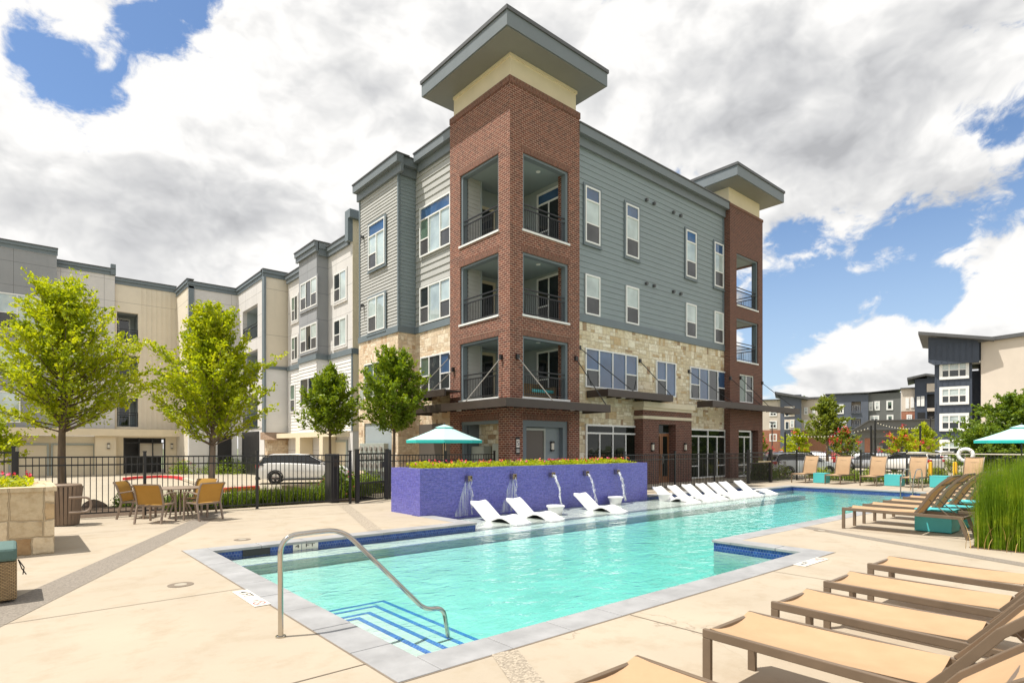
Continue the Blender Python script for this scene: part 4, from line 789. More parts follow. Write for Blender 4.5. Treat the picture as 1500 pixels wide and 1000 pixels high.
for i, (x1, y1) in enumerate([(2.67, 5.65), (2.97, 6.1), (3.3, 6.5), (3.65, 7.0), (4.0, 7.45)]):
    z = -.137-.085*i; mb.box(x1-S_, x1+.004, YN, y1+.004, z-.03, z+.004)
    if i: mb.box(XL, x1-S_, y1-S_, y1+.004, z-.03, z+.004)
mb.box(XL, 23.6, 9.77, 9.80, -.19, -.186); tag(mb.build('step_edge_tile', m_stripe, origin=False), kind='structure')
# water: a closed body so that its depth tints it
m_water = bpy.data.materials.new('pool_water'); m_water.use_nodes = True; m_water.node_tree.nodes.clear(); t = NT(m_water.node_tree)
pos = t.n('ShaderNodeNewGeometry').outputs['Position']
wv = t.n('ShaderNodeMapping', i={0: pos, 2: (0, 0, .5), 3: (1, 1.5, 1)}).outputs[0]
hgt = t.math('ADD', t.math('MULTIPLY', t.noise(wv, 2.6, 3, .55, .8), 1.0), t.math('MULTIPLY', t.noise(wv, 7.5, 2, .5, .4), .22))
bn = t.n('ShaderNodeBump', i={'Strength': .55, 'Distance': .055, 'Height': hgt}).outputs[0]
fr = t.n('ShaderNodeFresnel', i={'IOR': 1.33, 'Normal': bn}).outputs[0]
gl = t.n('ShaderNodeBsdfGlossy', i={'Color': (1, 1, 1), 'Roughness': .02, 'Normal': bn}); tr = t.n('ShaderNodeBsdfTransparent', i={'Color': (.97, 1, 1)})
mx = t.n('ShaderNodeMixShader', i={0: fr, 1: tr.outputs[0], 2: gl.outputs[0]}); va = t.n('ShaderNodeVolumeAbsorption', i={'Color': (.09, .945, .92), 'Density': .62})
t.n('ShaderNodeOutputMaterial', i={0: mx.outputs[0], 1: va.outputs[0]})
WZ = -.125
mb = MB(); XS = [XL, 7.9, XN, 23.6, XR]; YSS = [YN, YN2, YF, 11.3, YS]
pr = lambda x, y: inr(x, y, water_r)
cells(mb, pr, WZ, XS, YSS); cells(mb, pr, -.88, XS, YSS)
edges = {}
for i in range(len(XS)-1):
    for j in range(len(YSS)-1):
        if not pr((XS[i]+XS[i+1])/2, (YSS[j]+YSS[j+1])/2): continue
        for (p, q_) in (((XS[i], YSS[j]), (XS[i+1], YSS[j])), ((XS[i], YSS[j+1]), (XS[i+1], YSS[j+1])), ((XS[i], YSS[j]), (XS[i], YSS[j+1])), ((XS[i+1], YSS[j]), (XS[i+1], YSS[j+1]))):
            edges[(p, q_)] = edges.get((p, q_), 0)+1
for (p, q_), n in edges.items():
    if n == 1: mb.quad((*p, -.88), (*q_, -.88), (*q_, WZ), (*p, WZ))
tag(mb.build('pool_water', m_water, origin=False), kind='structure')
# bands of exposed aggregate and joints let into the deck
def strip(name, a, b_, w, z, mat, kind='structure'):
    a, b_ = Vector((*a, 0)), Vector((*b_, 0)); n = (b_-a).cross(Vector((0, 0, 1))).normalized()*w/2; t_ = MB()
    t_.quad(*[tuple(p+Vector((0, 0, z))) for p in (a-n, b_-n, b_+n, a+n)]); o = t_.build(name, mat, origin=False); return tag(o, kind=kind)
strip('aggregate_strip', (-.95, 6.08), (4.1, 16.6), .47, .004, m_aggr); strip('aggregate_strip', (12.81, 5.30), (9.6, -1.8), .30, .004, m_aggr)
strip('aggregate_strip', (7.42, 16.27), (5.62, 10.83), .30, .004, m_aggr2); strip('aggregate_strip', (3.10, 3.70), (1.6, .5), .24, .004, m_aggr2)
for a, b_ in (((-6, 7.36), (2.1, 7.42)), ((4.75, 3.68), (4.95, -6)), ((-.2, 4.2), (2.1, 4.2)), ((7.9, 3.68), (8.1, -6)), ((13, 5.2), (13, -6)), ((18, 5.2), (18, -6)), ((-6, 14.2), (7.6, 14.2)), ((2.1, 3.7), (2.1, -4)), ((26.4, 8), (30.9, 8))): strip('deck_joint', a, b_, .012, .0045, m_joint)
mb = MB()
for a, b_ in (((XL-CW-.012, YN-CW), (XL-CW-.012, YF+CW)), ((XL-CW, YN-CW-.012), (XN+CW, YN-CW-.012))):
    mb.quad((a[0]-.008, a[1]-.008, .003), (b_[0]+.008, a[1]-.008, .003) , (b_[0]+.008, b_[1]+.008, .003), (a[0]-.008, b_[1]+.008, .003))
tag(mb.build('coping_joint', m_joint, origin=False), kind='structure')
# lot, lawn, kerbs and planting beds beyond the deck
mb = MB(); mb.box(-900, 1200, -900, 1200, -3, -1.0); tag(mb.build('ground', M('far_ground', (.16, .19, .09), .95, .3, .05), origin=False), kind='structure')
mb = MB(); mb.box(-60, 13.3, 17.3, 60, -1.02, LOT); mb.box(13.3, 26, 27.6, 60, -1.02, LOT); tag(mb.build('car_court', m_lot, origin=False), kind='structure')
mb = MB(); mb.box(36, 130, -90, 60, -1.02, LOT-.03); tag(mb.build('parking_lot', m_lot, origin=False), kind='structure')
m_grass = M('lawn_grass', (.13, .22, .03), .9, .35, 6, .6, 60)
mb = MB(); mb.box(36, 40.5, -60, 14.5, -1.02, LOT+.03); tag(mb.build('lawn', m_grass, origin=False), kind='structure')
mb = MB(); mb.box(31.06, 36, -14, 14.5, -1.02, LOT+.05); tag(mb.build('planting_bed', M('mulch', (.10, .065, .04), .95, .4, 9, .6, 40), origin=False), kind='structure')
mb = MB(); mb.box(-9, 7.5, 17.31, 20.6, -1.02, -.03); mb.box(7.5, 9, 18.5, 25, -.6, -.05); mb.box(9.3, 13.2, 20, 27, LOT, -.02); tag(mb.build('planting_bed', bpy.data.materials['mulch'], origin=False), kind='structure')
mb = MB(); mb.quad(*[tuple(atd(x, y, 1)*0+ground(x, y, LOT+.03)) for x, y in ((1385, 712), (1500, 712), (1500, 692), (1395, 699))]); tag(mb.build('path', m_lot, origin=False), kind='structure')
m_kred = M('red_kerb_paint', (.62, .02, .03), .6, .1, 4)
m_kerb = M('kerb_concrete', (.55, .48, .37), .85, .1, 3)
mb = MB(); pts = [ground(x, y, LOT+.1) for x, y in ((182, 701), (200, 699), (235, 697.5), (258, 698.5), (270, 701))]
for p, q_ in zip(pts[:-1], pts[1:]): mb.bar(p, q_, .18, .14)
tag(mb.build('kerb', m_kred), kind='structure')
mb = MB(); pts = [ground(x, y, LOT+.1) for x, y in ((270, 701), (285, 706), (310, 710))]
for p, q_ in zip(pts[:-1], pts[1:]): mb.bar(p, q_, .18, .14)
tag(mb.build('kerb', m_kerb), kind='structure')
p = ground(352, 716, LOT+.08); mb = MB(); mb.bar(p+Vector((-.8, -.3, 0)), p+Vector((.8, .3, 0)), .3, .2); tag(mb.build('kerb', m_kred), kind='structure')
# ================================================================ fountain wall
m_mosaic = brickmat('blue_mosaic', (.035, .055, .42), (.11, .10, .50), (.25, .24, .50), .05, .026, .004, rough=.3, bump=.15, var=.45, nsc=16)
_t = NT(m_mosaic.node_tree); _b = [n for n in m_mosaic.node_tree.nodes if n.type == 'BSDF_PRINCIPLED'][0]; _p = _t.n('ShaderNodeNewGeometry').outputs['Position']
_n = _t.noise(_t.n('ShaderNodeMapping', i={0: _p, 3: (3, 3, 38)}).outputs[0], 1.0, 4, .7); _c = _b.inputs['Base Color'].links[0].from_socket
_t.set(_b.inputs['Base Color'], _t.mix(_t.mr(_n, .5, .7, 0, .32), _t.mix(_t.mr(_n, .32, .48, .6, 0), _c, (.03, .035, .30)), (.30, .30, .58)))
fx0, fx1, fy0, fy1, fz1 = 7.6, 16.85, 12.32, 13.75, 1.17
fw_ = thing('fountain_wall', (12.2, 13, 0), 'long raised fountain planter clad in blue mosaic tile behind the white pool loungers', 'fountain')
mb = MB(); mb.box(fx0, fx1, fy0, fy0+.2, -.3, fz1); mb.box(fx0, fx0+.2, fy0+.2, fy1-.2, -.3, fz1); mb.box(fx1-.2, fx1, fy0+.2, fy1-.2, -.3, fz1); mb.box(fx0, fx1, fy1-.2, fy1, -.3, fz1); mb.build('tiled_wall', m_mosaic, fw_)
mb = MB(); mb.box(fx0+.2, fx1-.2, fy0+.2, fy1-.2, 0, fz1-.06); mb.build('soil', bpy.data.materials['mulch'], fw_)
m_chrome = M('stainless_steel', (.52, .48, .42), .14, .08, 6, metal=1)
m_jet = bpy.data.materials.new('falling_water'); m_jet.use_nodes = True; m_jet.node_tree.nodes.clear(); t = NT(m_jet.node_tree)
pos = t.n('ShaderNodeNewGeometry').outputs['Position']; nn = t.noise(t.n('ShaderNodeMapping', i={0: pos, 3: (1, 1, .35)}).outputs[0], 30, 3, .6)
pb = t.n('ShaderNodeBsdfPrincipled', i={'Base Color': (.85, .88, .92), 'Roughness': .12, 'IOR': 1.33, 'Transmission Weight': .25})
t.n('ShaderNodeOutputMaterial', i={0: t.n('ShaderNodeMixShader', i={0: t.mr(nn, .42, .6, .0, .9), 1: t.n('ShaderNodeBsdfTransparent').outputs[0], 2: pb.outputs[0]}).outputs[0]})
m_veil = bpy.data.materials.new('thin_water_veil'); m_veil.use_nodes = True; m_veil.node_tree.nodes.clear(); t = NT(m_veil.node_tree)
pos = t.n('ShaderNodeNewGeometry').outputs['Position']; nn = t.noise(t.n('ShaderNodeMapping', i={0: pos, 3: (1, 1, .12)}).outputs[0], 14, 4, .65)
pb = t.n('ShaderNodeBsdfPrincipled', i={'Base Color': (.75, .80, .92), 'Roughness': .2})
t.n('ShaderNodeOutputMaterial', i={0: t.n('ShaderNodeMixShader', i={0: t.mr(nn, .38, .66, 0, .62), 1: t.n('ShaderNodeBsdfTransparent').outputs[0], 2: pb.outputs[0]}).outputs[0]})
spx = (9.04, 10.58, 12.1, 13.6, 15.11)
jl = ['thin veil of water running down the blue tile from the leftmost spout', 'thin veil of water under the second spout from the left', 'thick arc of water falling from the middle spout', 'thin twisting stream of water falling behind the third white lounger', 'wide splashing stream of water falling from the rightmost spout']
for i, x in enumerate(spx):
    mb = MB(); z = .89
    k = .062; mb.box(x-k-.01, x-k, fy0-.14, fy0, z-k, z+k); mb.box(x+k, x+k+.01, fy0-.14, fy0, z-k, z+k); mb.box(x-k-.01, x+k+.01, fy0-.14, fy0, z+k, z+k+.01); mb.box(x-k-.01, x+k+.01, fy0-.14, fy0, z-k-.01, z-k); mb.box(x-k, x+k, fy0-.03, fy0-.005, z-k, z+k)
    mb.build('spout', m_chrome, fw_)
    mb = MB(); r = random.Random(i)
    def strand(x, sp, w, n=1, z0=.87):
        for k in range(n):
            ph = r.uniform(0, 6); pts = []; rr = []
            for s in range(16):
                tt = s/15*.43; pts.append((x+math.sin(ph+s*.9)*.014*(1+s*.12)+r.uniform(-.006, .006), fy0-.13-sp*tt, max(-.09, z0-4.9*tt*tt))); rr.append(w*(1-.4*s/15)*r.uniform(.7, 1.3))
            mb.tube(pts, w, 6, rr=rr)
    mb.mi = 0
    if i < 2:
        strand(x+.03, .16, .012, 2)
        mb.mi = 1; L = 1.0; mb.quad((x-.07, fy0-.012, .8), (x+.05, fy0-.012, .8), (x+.02, fy0-.014, -.09), (x-.42, fy0-.014, -.09)); mb.quad((x+.03, fy0-.02, .8), (x+.08, fy0-.02, .8), (x+.2, fy0-.02, .1), (x+.1, fy0-.02, .1))
    else:
        strand(x, .85 if i != 4 else .65, .040 if i != 3 else .028, 3 if i != 3 else 2)
        for k in range(30 if i == 4 else 16):
            tt = r.uniform(.2, .43); p = (x+r.gauss(0, .05), fy0-.13-.7*tt+r.gauss(0, .03), .87-4.9*tt*tt*r.uniform(.8, 1)); mb.lathe([(.001, p[2]), (.012, p[2]+.015), (.001, p[2]+.03)], 5, p[0], p[1])
    tag(mb.build('water_jet', [m_jet, m_veil], smooth='all'), jl[i], 'water jet', 'water jets of the fountain wall')
# ================================================================ white in-pool loungers and pedestal tables
m_wht = M('white_resin', (.80, .80, .79), .35, .02, 2)
def resin_lounger():
    o = thing('pool_lounger', (0, 0, 0), 'x', 'pool lounger', 'white loungers on the sun shelf')
    top = [(0, .46), (.10, .40), (.30, .25), (.50, .10), (.60, .055), (.72, .05), (.84, .10), (.98, .155), (1.12, .16), (1.28, .12), (1.45, .05), (1.62, .005)]
    def slab(tp, x0, x1, th):
        m = MB(); n = len(tp); P = []
        for xx, sag in ((x0, 0), (x0+.03, .012), ((x0+x1)/2, -.012), (x1-.03, .012), (x1, 0)):
            P.append([(xx, -s, z+sag) for s, z in tp]+[(xx, -s, max(-.03, z-th)) for s, z in tp[::-1]])
        vs = [p for r_ in P for p in r_]; L = 2*n
        fs = [(i*L+k, i*L+(k+1) % L, (i+1)*L+(k+1) % L, (i+1)*L+k) for i in range(4) for k in range(L)]+[tuple(range(L))[::-1], tuple(range(4*L, 5*L))]
        return m.add(vs, fs)
    slab(top[:5], -.28, .28, .06).build('backrest', m_wht, o, smooth=True, local=True); slab(top[4:], -.28, .28, .055).build('seat', m_wht, o, smooth=True, local=True)
    m = MB()
    for x in (-.255, .22): m.prism([(-.62, -.03), (-.62, .0), (-.74, .0), (-.74, -.03)], x, x+.035, 'x')
    m.build('base', m_wht, o, local=True); return o
wl = [(9.15, 11.98, 'white pool lounger nearest the left end of the sun shelf'), (10.35, 11.98, 'second white pool lounger from the left, just before the white pedestal table'), (13.02, 11.98, 'white pool lounger alone between two pedestal tables under the fourth water jet'),
      (17.25, 12.2, 'white pool lounger right of the fountain end, half behind a pedestal table'), (18.15, 12.2, 'second lounger of the row of seven on the far sun shelf'), (19.1, 12.2, 'third lounger of the row of seven on the far sun shelf'), (20.0, 12.2, 'middle lounger of the row of seven on the far sun shelf'), (20.85, 12.2, 'fifth lounger of the row of seven on the far sun shelf'), (21.7, 12.2, 'sixth lounger of the row of seven on the far sun shelf'), (22.9, 12.2, 'last white pool lounger by the far corner of the pool')]
p0 = resin_lounger()
for i, (x, y, lb) in enumerate(wl):
    o = p0 if i == 0 else dup(p0, (0, 0, 0), 0, lb); o['label'] = lb; o.location = (x, y, -.137); o.rotation_euler.z = R_(random.uniform(-2, 6) if i < 3 else random.uniform(-4, 4))
def pedestal():
    o = thing('pedestal_table', (0, 0, 0), 'x', 'side table', 'white pedestal tables on the sun shelf')
    m = MB(); m.lathe([(.15, -.02), (.155, 0), (.185, .12), (.225, .27)], 28); m.build('pedestal', m_wht, o, smooth=True, local=True)
    m = MB(); m.lathe([(.225, .271), (.25, .28), (.255, .31), (.24, .325), (.02, .322)], 28); m.build('table_top', m_wht, o, smooth=True, local=True); return o
p0 = pedestal()
for i, (x, y, lb) in enumerate([(11.25, 11.25, 'round white pedestal table between the second and third pool loungers'), (14.72, 12.0, 'round white pedestal table under the rightmost water jet'), (17.0, 11.7, 'round white pedestal table before the first lounger of the far row')]):
    o = p0 if i == 0 else dup(p0, (0, 0, 0), 0, lb); o['label'] = lb; o.location = (x, y, -.205)
# ================================================================ sling loungers
m_slf = M('lounger_frame', (.155, .11, .072), .45, .12, 4)
def slingmat(name, c):
    m, t, b = newmat(name); co = t.n('ShaderNodeTexCoord').outputs['Object']
    wv_ = t.n('ShaderNodeTexWave', wave_type='BANDS', bands_direction='X', i={'Vector': co, 'Scale': 38.0, 'Distortion': .8, 'Detail': 2, 'Detail Scale': 1.5}).outputs['Fac']
    w2 = t.n('ShaderNodeTexWave', wave_type='BANDS', bands_direction='Y', i={'Vector': co, 'Scale': 60.0}).outputs['Fac']
    n = t.noise(co, 4, 5, .6)
    col = t.ramp(t.math('ADD', t.math('MULTIPLY', wv_, .5), t.math('MULTIPLY', w2, .25)), [(.05, tuple(x*.80 for x in c)), (.7, c)])
    col = t.mix(1, col, t.ramp(n, [(.3, (.92, .90, .88)), (.7, (1.03, 1.03, 1.03))]), 'MULTIPLY')
    d = t.n('ShaderNodeBsdfDiffuse', i={'Color': col}); tl = t.n('ShaderNodeBsdfTranslucent', i={'Color': t.mix(1, col, (1, .80, .50), 'MULTIPLY')})
    t.set(t.out.inputs[0], t.n('ShaderNodeMixShader', i={0: .16, 1: d.outputs[0], 2: tl.outputs[0]}).outputs[0]); t.t.nodes.remove(b); return m
m_sling = slingmat('tan_sling', (.57, .395, .245))
def sling(profile, half, dip, nx=8):
    m = MB(); n = len(profile); vs = []
    for i in range(nx+1):
        f = i/nx*2-1
        for (y, z), (ny, nz), k in zip(profile, normals(profile), [1]*n): d = dip*(1-f*f); vs.append((f*half, y-ny*d, z-nz*d))
    m.add(vs, [(i*n+j, i*n+j+1, (i+1)*n+j+1, (i+1)*n+j) for i in range(nx) for j in range(n-1)]); return m
def normals(p):
    o = []
    for i in range(len(p)):
        a, b_ = p[max(0, i-1)], p[min(len(p)-1, i+1)]; dy, dz = b_[0]-a[0], b_[1]-a[1]; L = math.hypot(dy, dz); o.append((dz/L, -dy/L) if dy < 0 else (-dz/L, dy/L))
    return o
def sweep(m, path, x0, w_, ht):
    """rectangular bar that follows a bent path in the y-z plane"""
    nn = normals(path); n = len(path); vs = []
    for (y, z), (ny, nz) in zip(path, nn): vs += [(x0, y-ny*ht, z-nz*ht), (x0+w_, y-ny*ht, z-nz*ht), (x0+w_, y+ny*ht, z+nz*ht), (x0, y+ny*ht, z+nz*ht)]
    m.add(vs, [(4*i+k, 4*i+(k+1) % 4, 4*i+4+(k+1) % 4, 4*i+4+k) for i in range(n-1) for k in range(4)]+[(3, 2, 1, 0), (4*n-4, 4*n-3, 4*n-2, 4*n-1)])
def sun_lounger(angle=52, cat='sun lounger'):
    o = thing('sun_lounger', (0, 0, 0), 'x', cat, None); hw = .34; zt = .45; w_ = .034; L = 2.06; hy = -1.30
    m = MB()
    for s in (-1, 1): m.bar((s*(hw-w_/2), 0, zt-.035), (s*(hw-w_/2), -L, zt-.035-.02), w_, .062)
    m.bar((-hw+w_, -.02, zt-.045), (hw-w_, -.02, zt-.045), .035, .045); m.bar((-hw+w_, -L+.02, zt-.06), (hw-w_, -L+.02, zt-.06), .04, .045); m.bar((-hw+w_, hy-.02, zt-.06), (hw-w_, hy-.02, zt-.06), .03, .03)
    m.build('frame', m_slf, o, local=True, bevel=.006)
    for s in (-1, 1):
        m = MB(); m.bar((s*(hw-w_/2), -.031, zt-.066), (s*(hw-w_/2), -.031, 0), w_, .06); m.build('leg', m_slf, o, local=True, bevel=.004)
        m = MB(); m.bar((s*(hw-w_/2), -L+.06, zt-.082), (s*(hw-w_/2), -L-.06, 0.0), w_, .06); m.build('leg', m_slf, o, local=True, bevel=.004)
    prof = [(-.012-.02*0, zt-.04), (-.005, zt-.005), (-.03, zt-.002)]+[(y, zt-.006-.012*math.sin((-y)/1.27*math.pi)) for y in np.linspace(-.12, -1.27, 9)]
    sling(prof[1:], hw-w_-.002, .042).build('seat', m_sling, o, local=True, smooth='all')
    a = R_(angle); n = 9; bl = .94
    bp = []
    for i in range(n):
        s = i/(n-1); an = a+R_(10)*math.sin(s*math.pi)*(-1 if i > n/2 else 1)*.6+R_(-16)*max(0, s-.72)/.28
        bp.append((hy, zt-.02) if i == 0 else (bp[-1][0]-math.cos(an)*bl/(n-1), bp[-1][1]+math.sin(an)*bl/(n-1)))
    br = sling(bp, hw-w_-.01, .02).build('backrest', m_sling, o, local=True, smooth='all')
    m = MB()
    for s in (-1, 1):
        sweep(m, bp, s*(hw-w_/2-.004)-.015, .03, .025)
    m.bar((-hw+w_, *bp[-1]), (hw-w_, *bp[-1]), .03, .03); m.bar((-hw+w_, bp[6][0]-.02, bp[6][1]-.02), (hw-w_, bp[6][0]-.02, bp[6][1]-.02), .022, .022)
    m.build('backrest_frame', m_slf, br, local=True, bevel=.004)
    for s in (-1, 1):
        m = MB(); m.tube([(s*(hw-.06), bp[3][0]-.03, bp[3][1]-.03), (s*(hw-.06), -1.86, zt-.07)], .009, 6); m.build('prop_strut', m_slf, o, local=True)
    return o
fr_lab = ['tan sling lounger nearest the camera, cut off at the lower edge', 'second tan sling lounger from the camera, its near leg and whole seat in view', 'third of the five foreground loungers, its seat ending in a small gap', 'fourth of the five foreground loungers, slightly creased sling', 'farthest of the five foreground loungers beside the dark deck band']
L0 = sun_lounger(46)
for i, (x, lb) in enumerate(zip((2.53, 3.96, 5.03, 6.12, 7.36), fr_lab)):
    o = L0 if i == 0 else dup(L0, (0, 0, 0), 0, lb); o['label'] = lb; o['group'] = 'foreground sun loungers'; o.location = (x, 2.17+i*.02, 0); o.rotation_euler.z = R_((0, .5, -.4, .3, -1)[i])
md_lab = ['sun lounger with raised back over a turquoise box, first of the poolside row', 'second sun lounger of the poolside row, back half hidden by the first', 'third sun lounger of the poolside row, back against the reed bed', 'fourth sun lounger of the poolside row, only its foot end in view', 'fifth sun lounger of the poolside row', 'sixth sun lounger of the poolside row, beyond the row of raised backs', 'last sun lounger of the poolside row, by the pool ladder']
M0 = sun_lounger(54)
for i, (x, lb) in enumerate(zip((13.53, 14.75, 16.08, 17.56, 19.04, 20.86, 22.45), md_lab)):
    o = M0 if i == 0 else dup(M0, (0, 0, 0), 0, lb); o['label'] = lb; o['group'] = 'poolside sun loungers'; o.location = (x, 4.72, 0); o.rotation_euler.z = R_(random.uniform(-1.5, 1.5))
bk_lab = ['tan lounger at the left end of the row facing the pool by the far fence', 'tan lounger between the small turquoise box and the third of the fence row', 'middle tan lounger of the row by the far fence', 'tan lounger in front of the yellow bollard, turquoise box on its left', 'tan lounger under the life ring at the right end of the fence row']
B0 = sun_lounger(70)
for i, (y, lb) in enumerate(zip((12.15, 10.62, 9.15, 7.6, 5.75), bk_lab)):
    o = B0 if i == 0 else dup(B0, (0, 0, 0), 0, lb); o['label'] = lb; o['group'] = 'sun loungers by the far fence'; o.location = (28.6, y, 0); o.rotation_euler.z = R_(90+random.uniform(-3, 3))
m_teal = M('turquoise_panel', (.08, .50, .52), .45, .05, 1.5)
def teal_box(x, y, w_, d, h, lb, rz=0):
    o = thing('box_table', (x, y, 0), lb, 'side table', 'turquoise box tables', R_(rz)); m = MB(); m.box(-w_/2, w_/2, -d/2, d/2, .015, h-.03); m.build('box_body', m_teal, o, local=True, bevel=.008)
    m = MB(); m.box(-w_/2-.004, w_/2+.004, -d/2-.004, d/2+.004, h-.027, h); m.build('lid', m_teal, o, local=True, bevel=.006); return o
teal_box(29.4, 11.4, .55, .55, .48, 'turquoise box table between the first two loungers by the far fence'); teal_box(29.6, 8.42, .62, .62, .5, 'turquoise box table left of the lounger before the yellow bollard'); teal_box(29.8, 6.8, .6, .6, .5, 'turquoise box table half hidden behind the first raised lounger back')
teal_box(14.24, 3.3, .62, .62, .46, 'large turquoise box table under the first raised lounger back', 0); teal_box(16.85, 3.4, .6, .6, .46, 'turquoise box table showing between the raised backs near the reeds'); teal_box(15.42, 3.25, .55, .55, .44, 'turquoise box table glimpsed behind the large turquoise one')
# ================================================================ hand rail and pool ladder
def rail(pts, r=.024):
    P = [Vector(p) for p in pts]; out = [P[0]]
    for i in range(1, len(P)-1):
        a, b_, c = P[i-1], P[i], P[i+1]; rad = min(.17, (a-b_).length*.45, (c-b_).length*.45); s, e_ = b_+(a-b_).normalized()*rad, b_+(c-b_).normalized()*rad
        for k in range(9): f = k/8; out.append(s*(1-f)**2+b_*2*f*(1-f)+e_*f*f)
    return out+[P[-1]]
hr = thing('hand_rail', (1.82, 5.3, 0), 'bent stainless steel hand rail over the pool entry steps', 'hand rail')
mb = MB(); mb.tube(rail([(1.82, 5.3, 0), (1.815, 5.3, .905), (2.40, 5.3, .915), (3.33, 5.3, -.03), (3.57, 5.3, -.05), (3.63, 5.3, -.38)]), .0235, 16); mb.build('bent_tube', m_chrome, hr, smooth=True)
mb = MB(); mb.lathe([(.045, 0), (.045, .012), (.026, .016)], 20, 1.82, 5.3); mb.build('foot_plate', m_chrome, hr, smooth=True)
ld = thing('pool_ladder', (26.2, 6.9, 0), 'pair of curved stainless grab rails at the far end of the pool', 'pool ladder')
for y in (6.75, 7.15):
    mb = MB(); mb.tube(rail([(25.85, y, -.3), (25.85, y, .35), (26.3, y, .85), (27.0, y, .85), (27.1, y, 0)]), .022, 10); mb.build('grab_rail', m_chrome, ld, smooth=True)
# ================================================================ depth markers, lids
m_mark = M('marker_tile', (.72, .68, .60), .4, .05, 6); m_markred = M('marker_red', (.55, .03, .03), .4, .1, 5)
def marker(x, y, rz, lb):
    o = thing('depth_marker', (x, y, .004), lb, 'depth marker', 'pool depth markers', R_(rz)); m = MB(); m.box(-.42, .42, -.085, .085, 0, .005); pl = m.build('tile', m_mark, o, local=True)
    tx = text(o, '4 FT', (0, 0, 0), .15, m_black, (0, 0, 0)); tx.location = (-.2, 0, .0058)
    m = MB(); n = 24
    for k in range(n):
        a, b_ = 2*math.pi*k/n, 2*math.pi*(k+1)/n; m.quad((.3+.052*math.cos(a), .052*math.sin(a), .0065), (.3+.065*math.cos(a), .065*math.sin(a), .0065), (.3+.065*math.cos(b_), .065*math.sin(b_), .0065), (.3+.052*math.cos(b_), .052*math.sin(b_), .0065))
    m.quad((.255, .036, .0068), (.263, .044, .0068), (.345, -.036, .0068), (.337, -.044, .0068)); m.build('no_diving_ring', m_markred, o, local=True)
    m = MB(); m.box(.16, .19, -.03, .03, .005, .0062); m.box(.08, .083, -.085, .085, .005, .0062); m.build('divider', m_joint, o, local=True)
marker(2.03, 6.88, -90, 'white 4 FT depth marker tile set in the deck beside the hand rail'); marker(8.97, 3.62, 0, 'white 4 FT depth marker tile set in the deck by the pool notch')
wm = thing('depth_marker', (4.0, YF-.005, -.09), 'white 4 FT waterline marker tiles on the far pool wall', 'depth marker', 'pool depth markers'); mb = MB(); mb.box(3.80, 3.95, YF-.014, YF-.006, -.15, -.042); mb.box(3.96, 4.26, YF-.014, YF-.006, -.15, -.042); mb.build('tile', m_mark, wm)
text(wm, '4', (3.875, YF-.0165, -.082), .085, m_black, sx=2.0); text(wm, 'FT', (4.11, YF-.0165, -.082), .085, m_black, sx=2.0)
mb = MB(); mb.box(2.95, 3.4, YF-.02, YF-.006, -.15, -.045); tag(mb.build('skimmer_opening', m_black), 'dark skimmer slot in the waterline tile of the far pool wall', 'skimmer')
m_lid = M('skimmer_lid', (.38, .34, .27), .6, .15, 8)
for x, y, lb in ((1.57, 8.12, 'round skimmer cover on the open deck left of the pool'), (3.2, 11.35, 'round skimmer cover behind the far left pool coping'), (12.5, 4.85, 'round skimmer cover by the right pool coping')):
    o = thing('deck_cover', (x, y, 0), lb, 'cover', 'round skimmer covers'); mb = MB(); mb.lathe([(.13, 0), (.13, .006), (.01, .007)], 28); mb.build('lid_plate', m_lid, o, local=True)
    mb = MB(); mb.lathe([(.132, .0), (.145, .0045), (.133, .0065)], 28); mb.build('rim', m_joint, o, local=True)
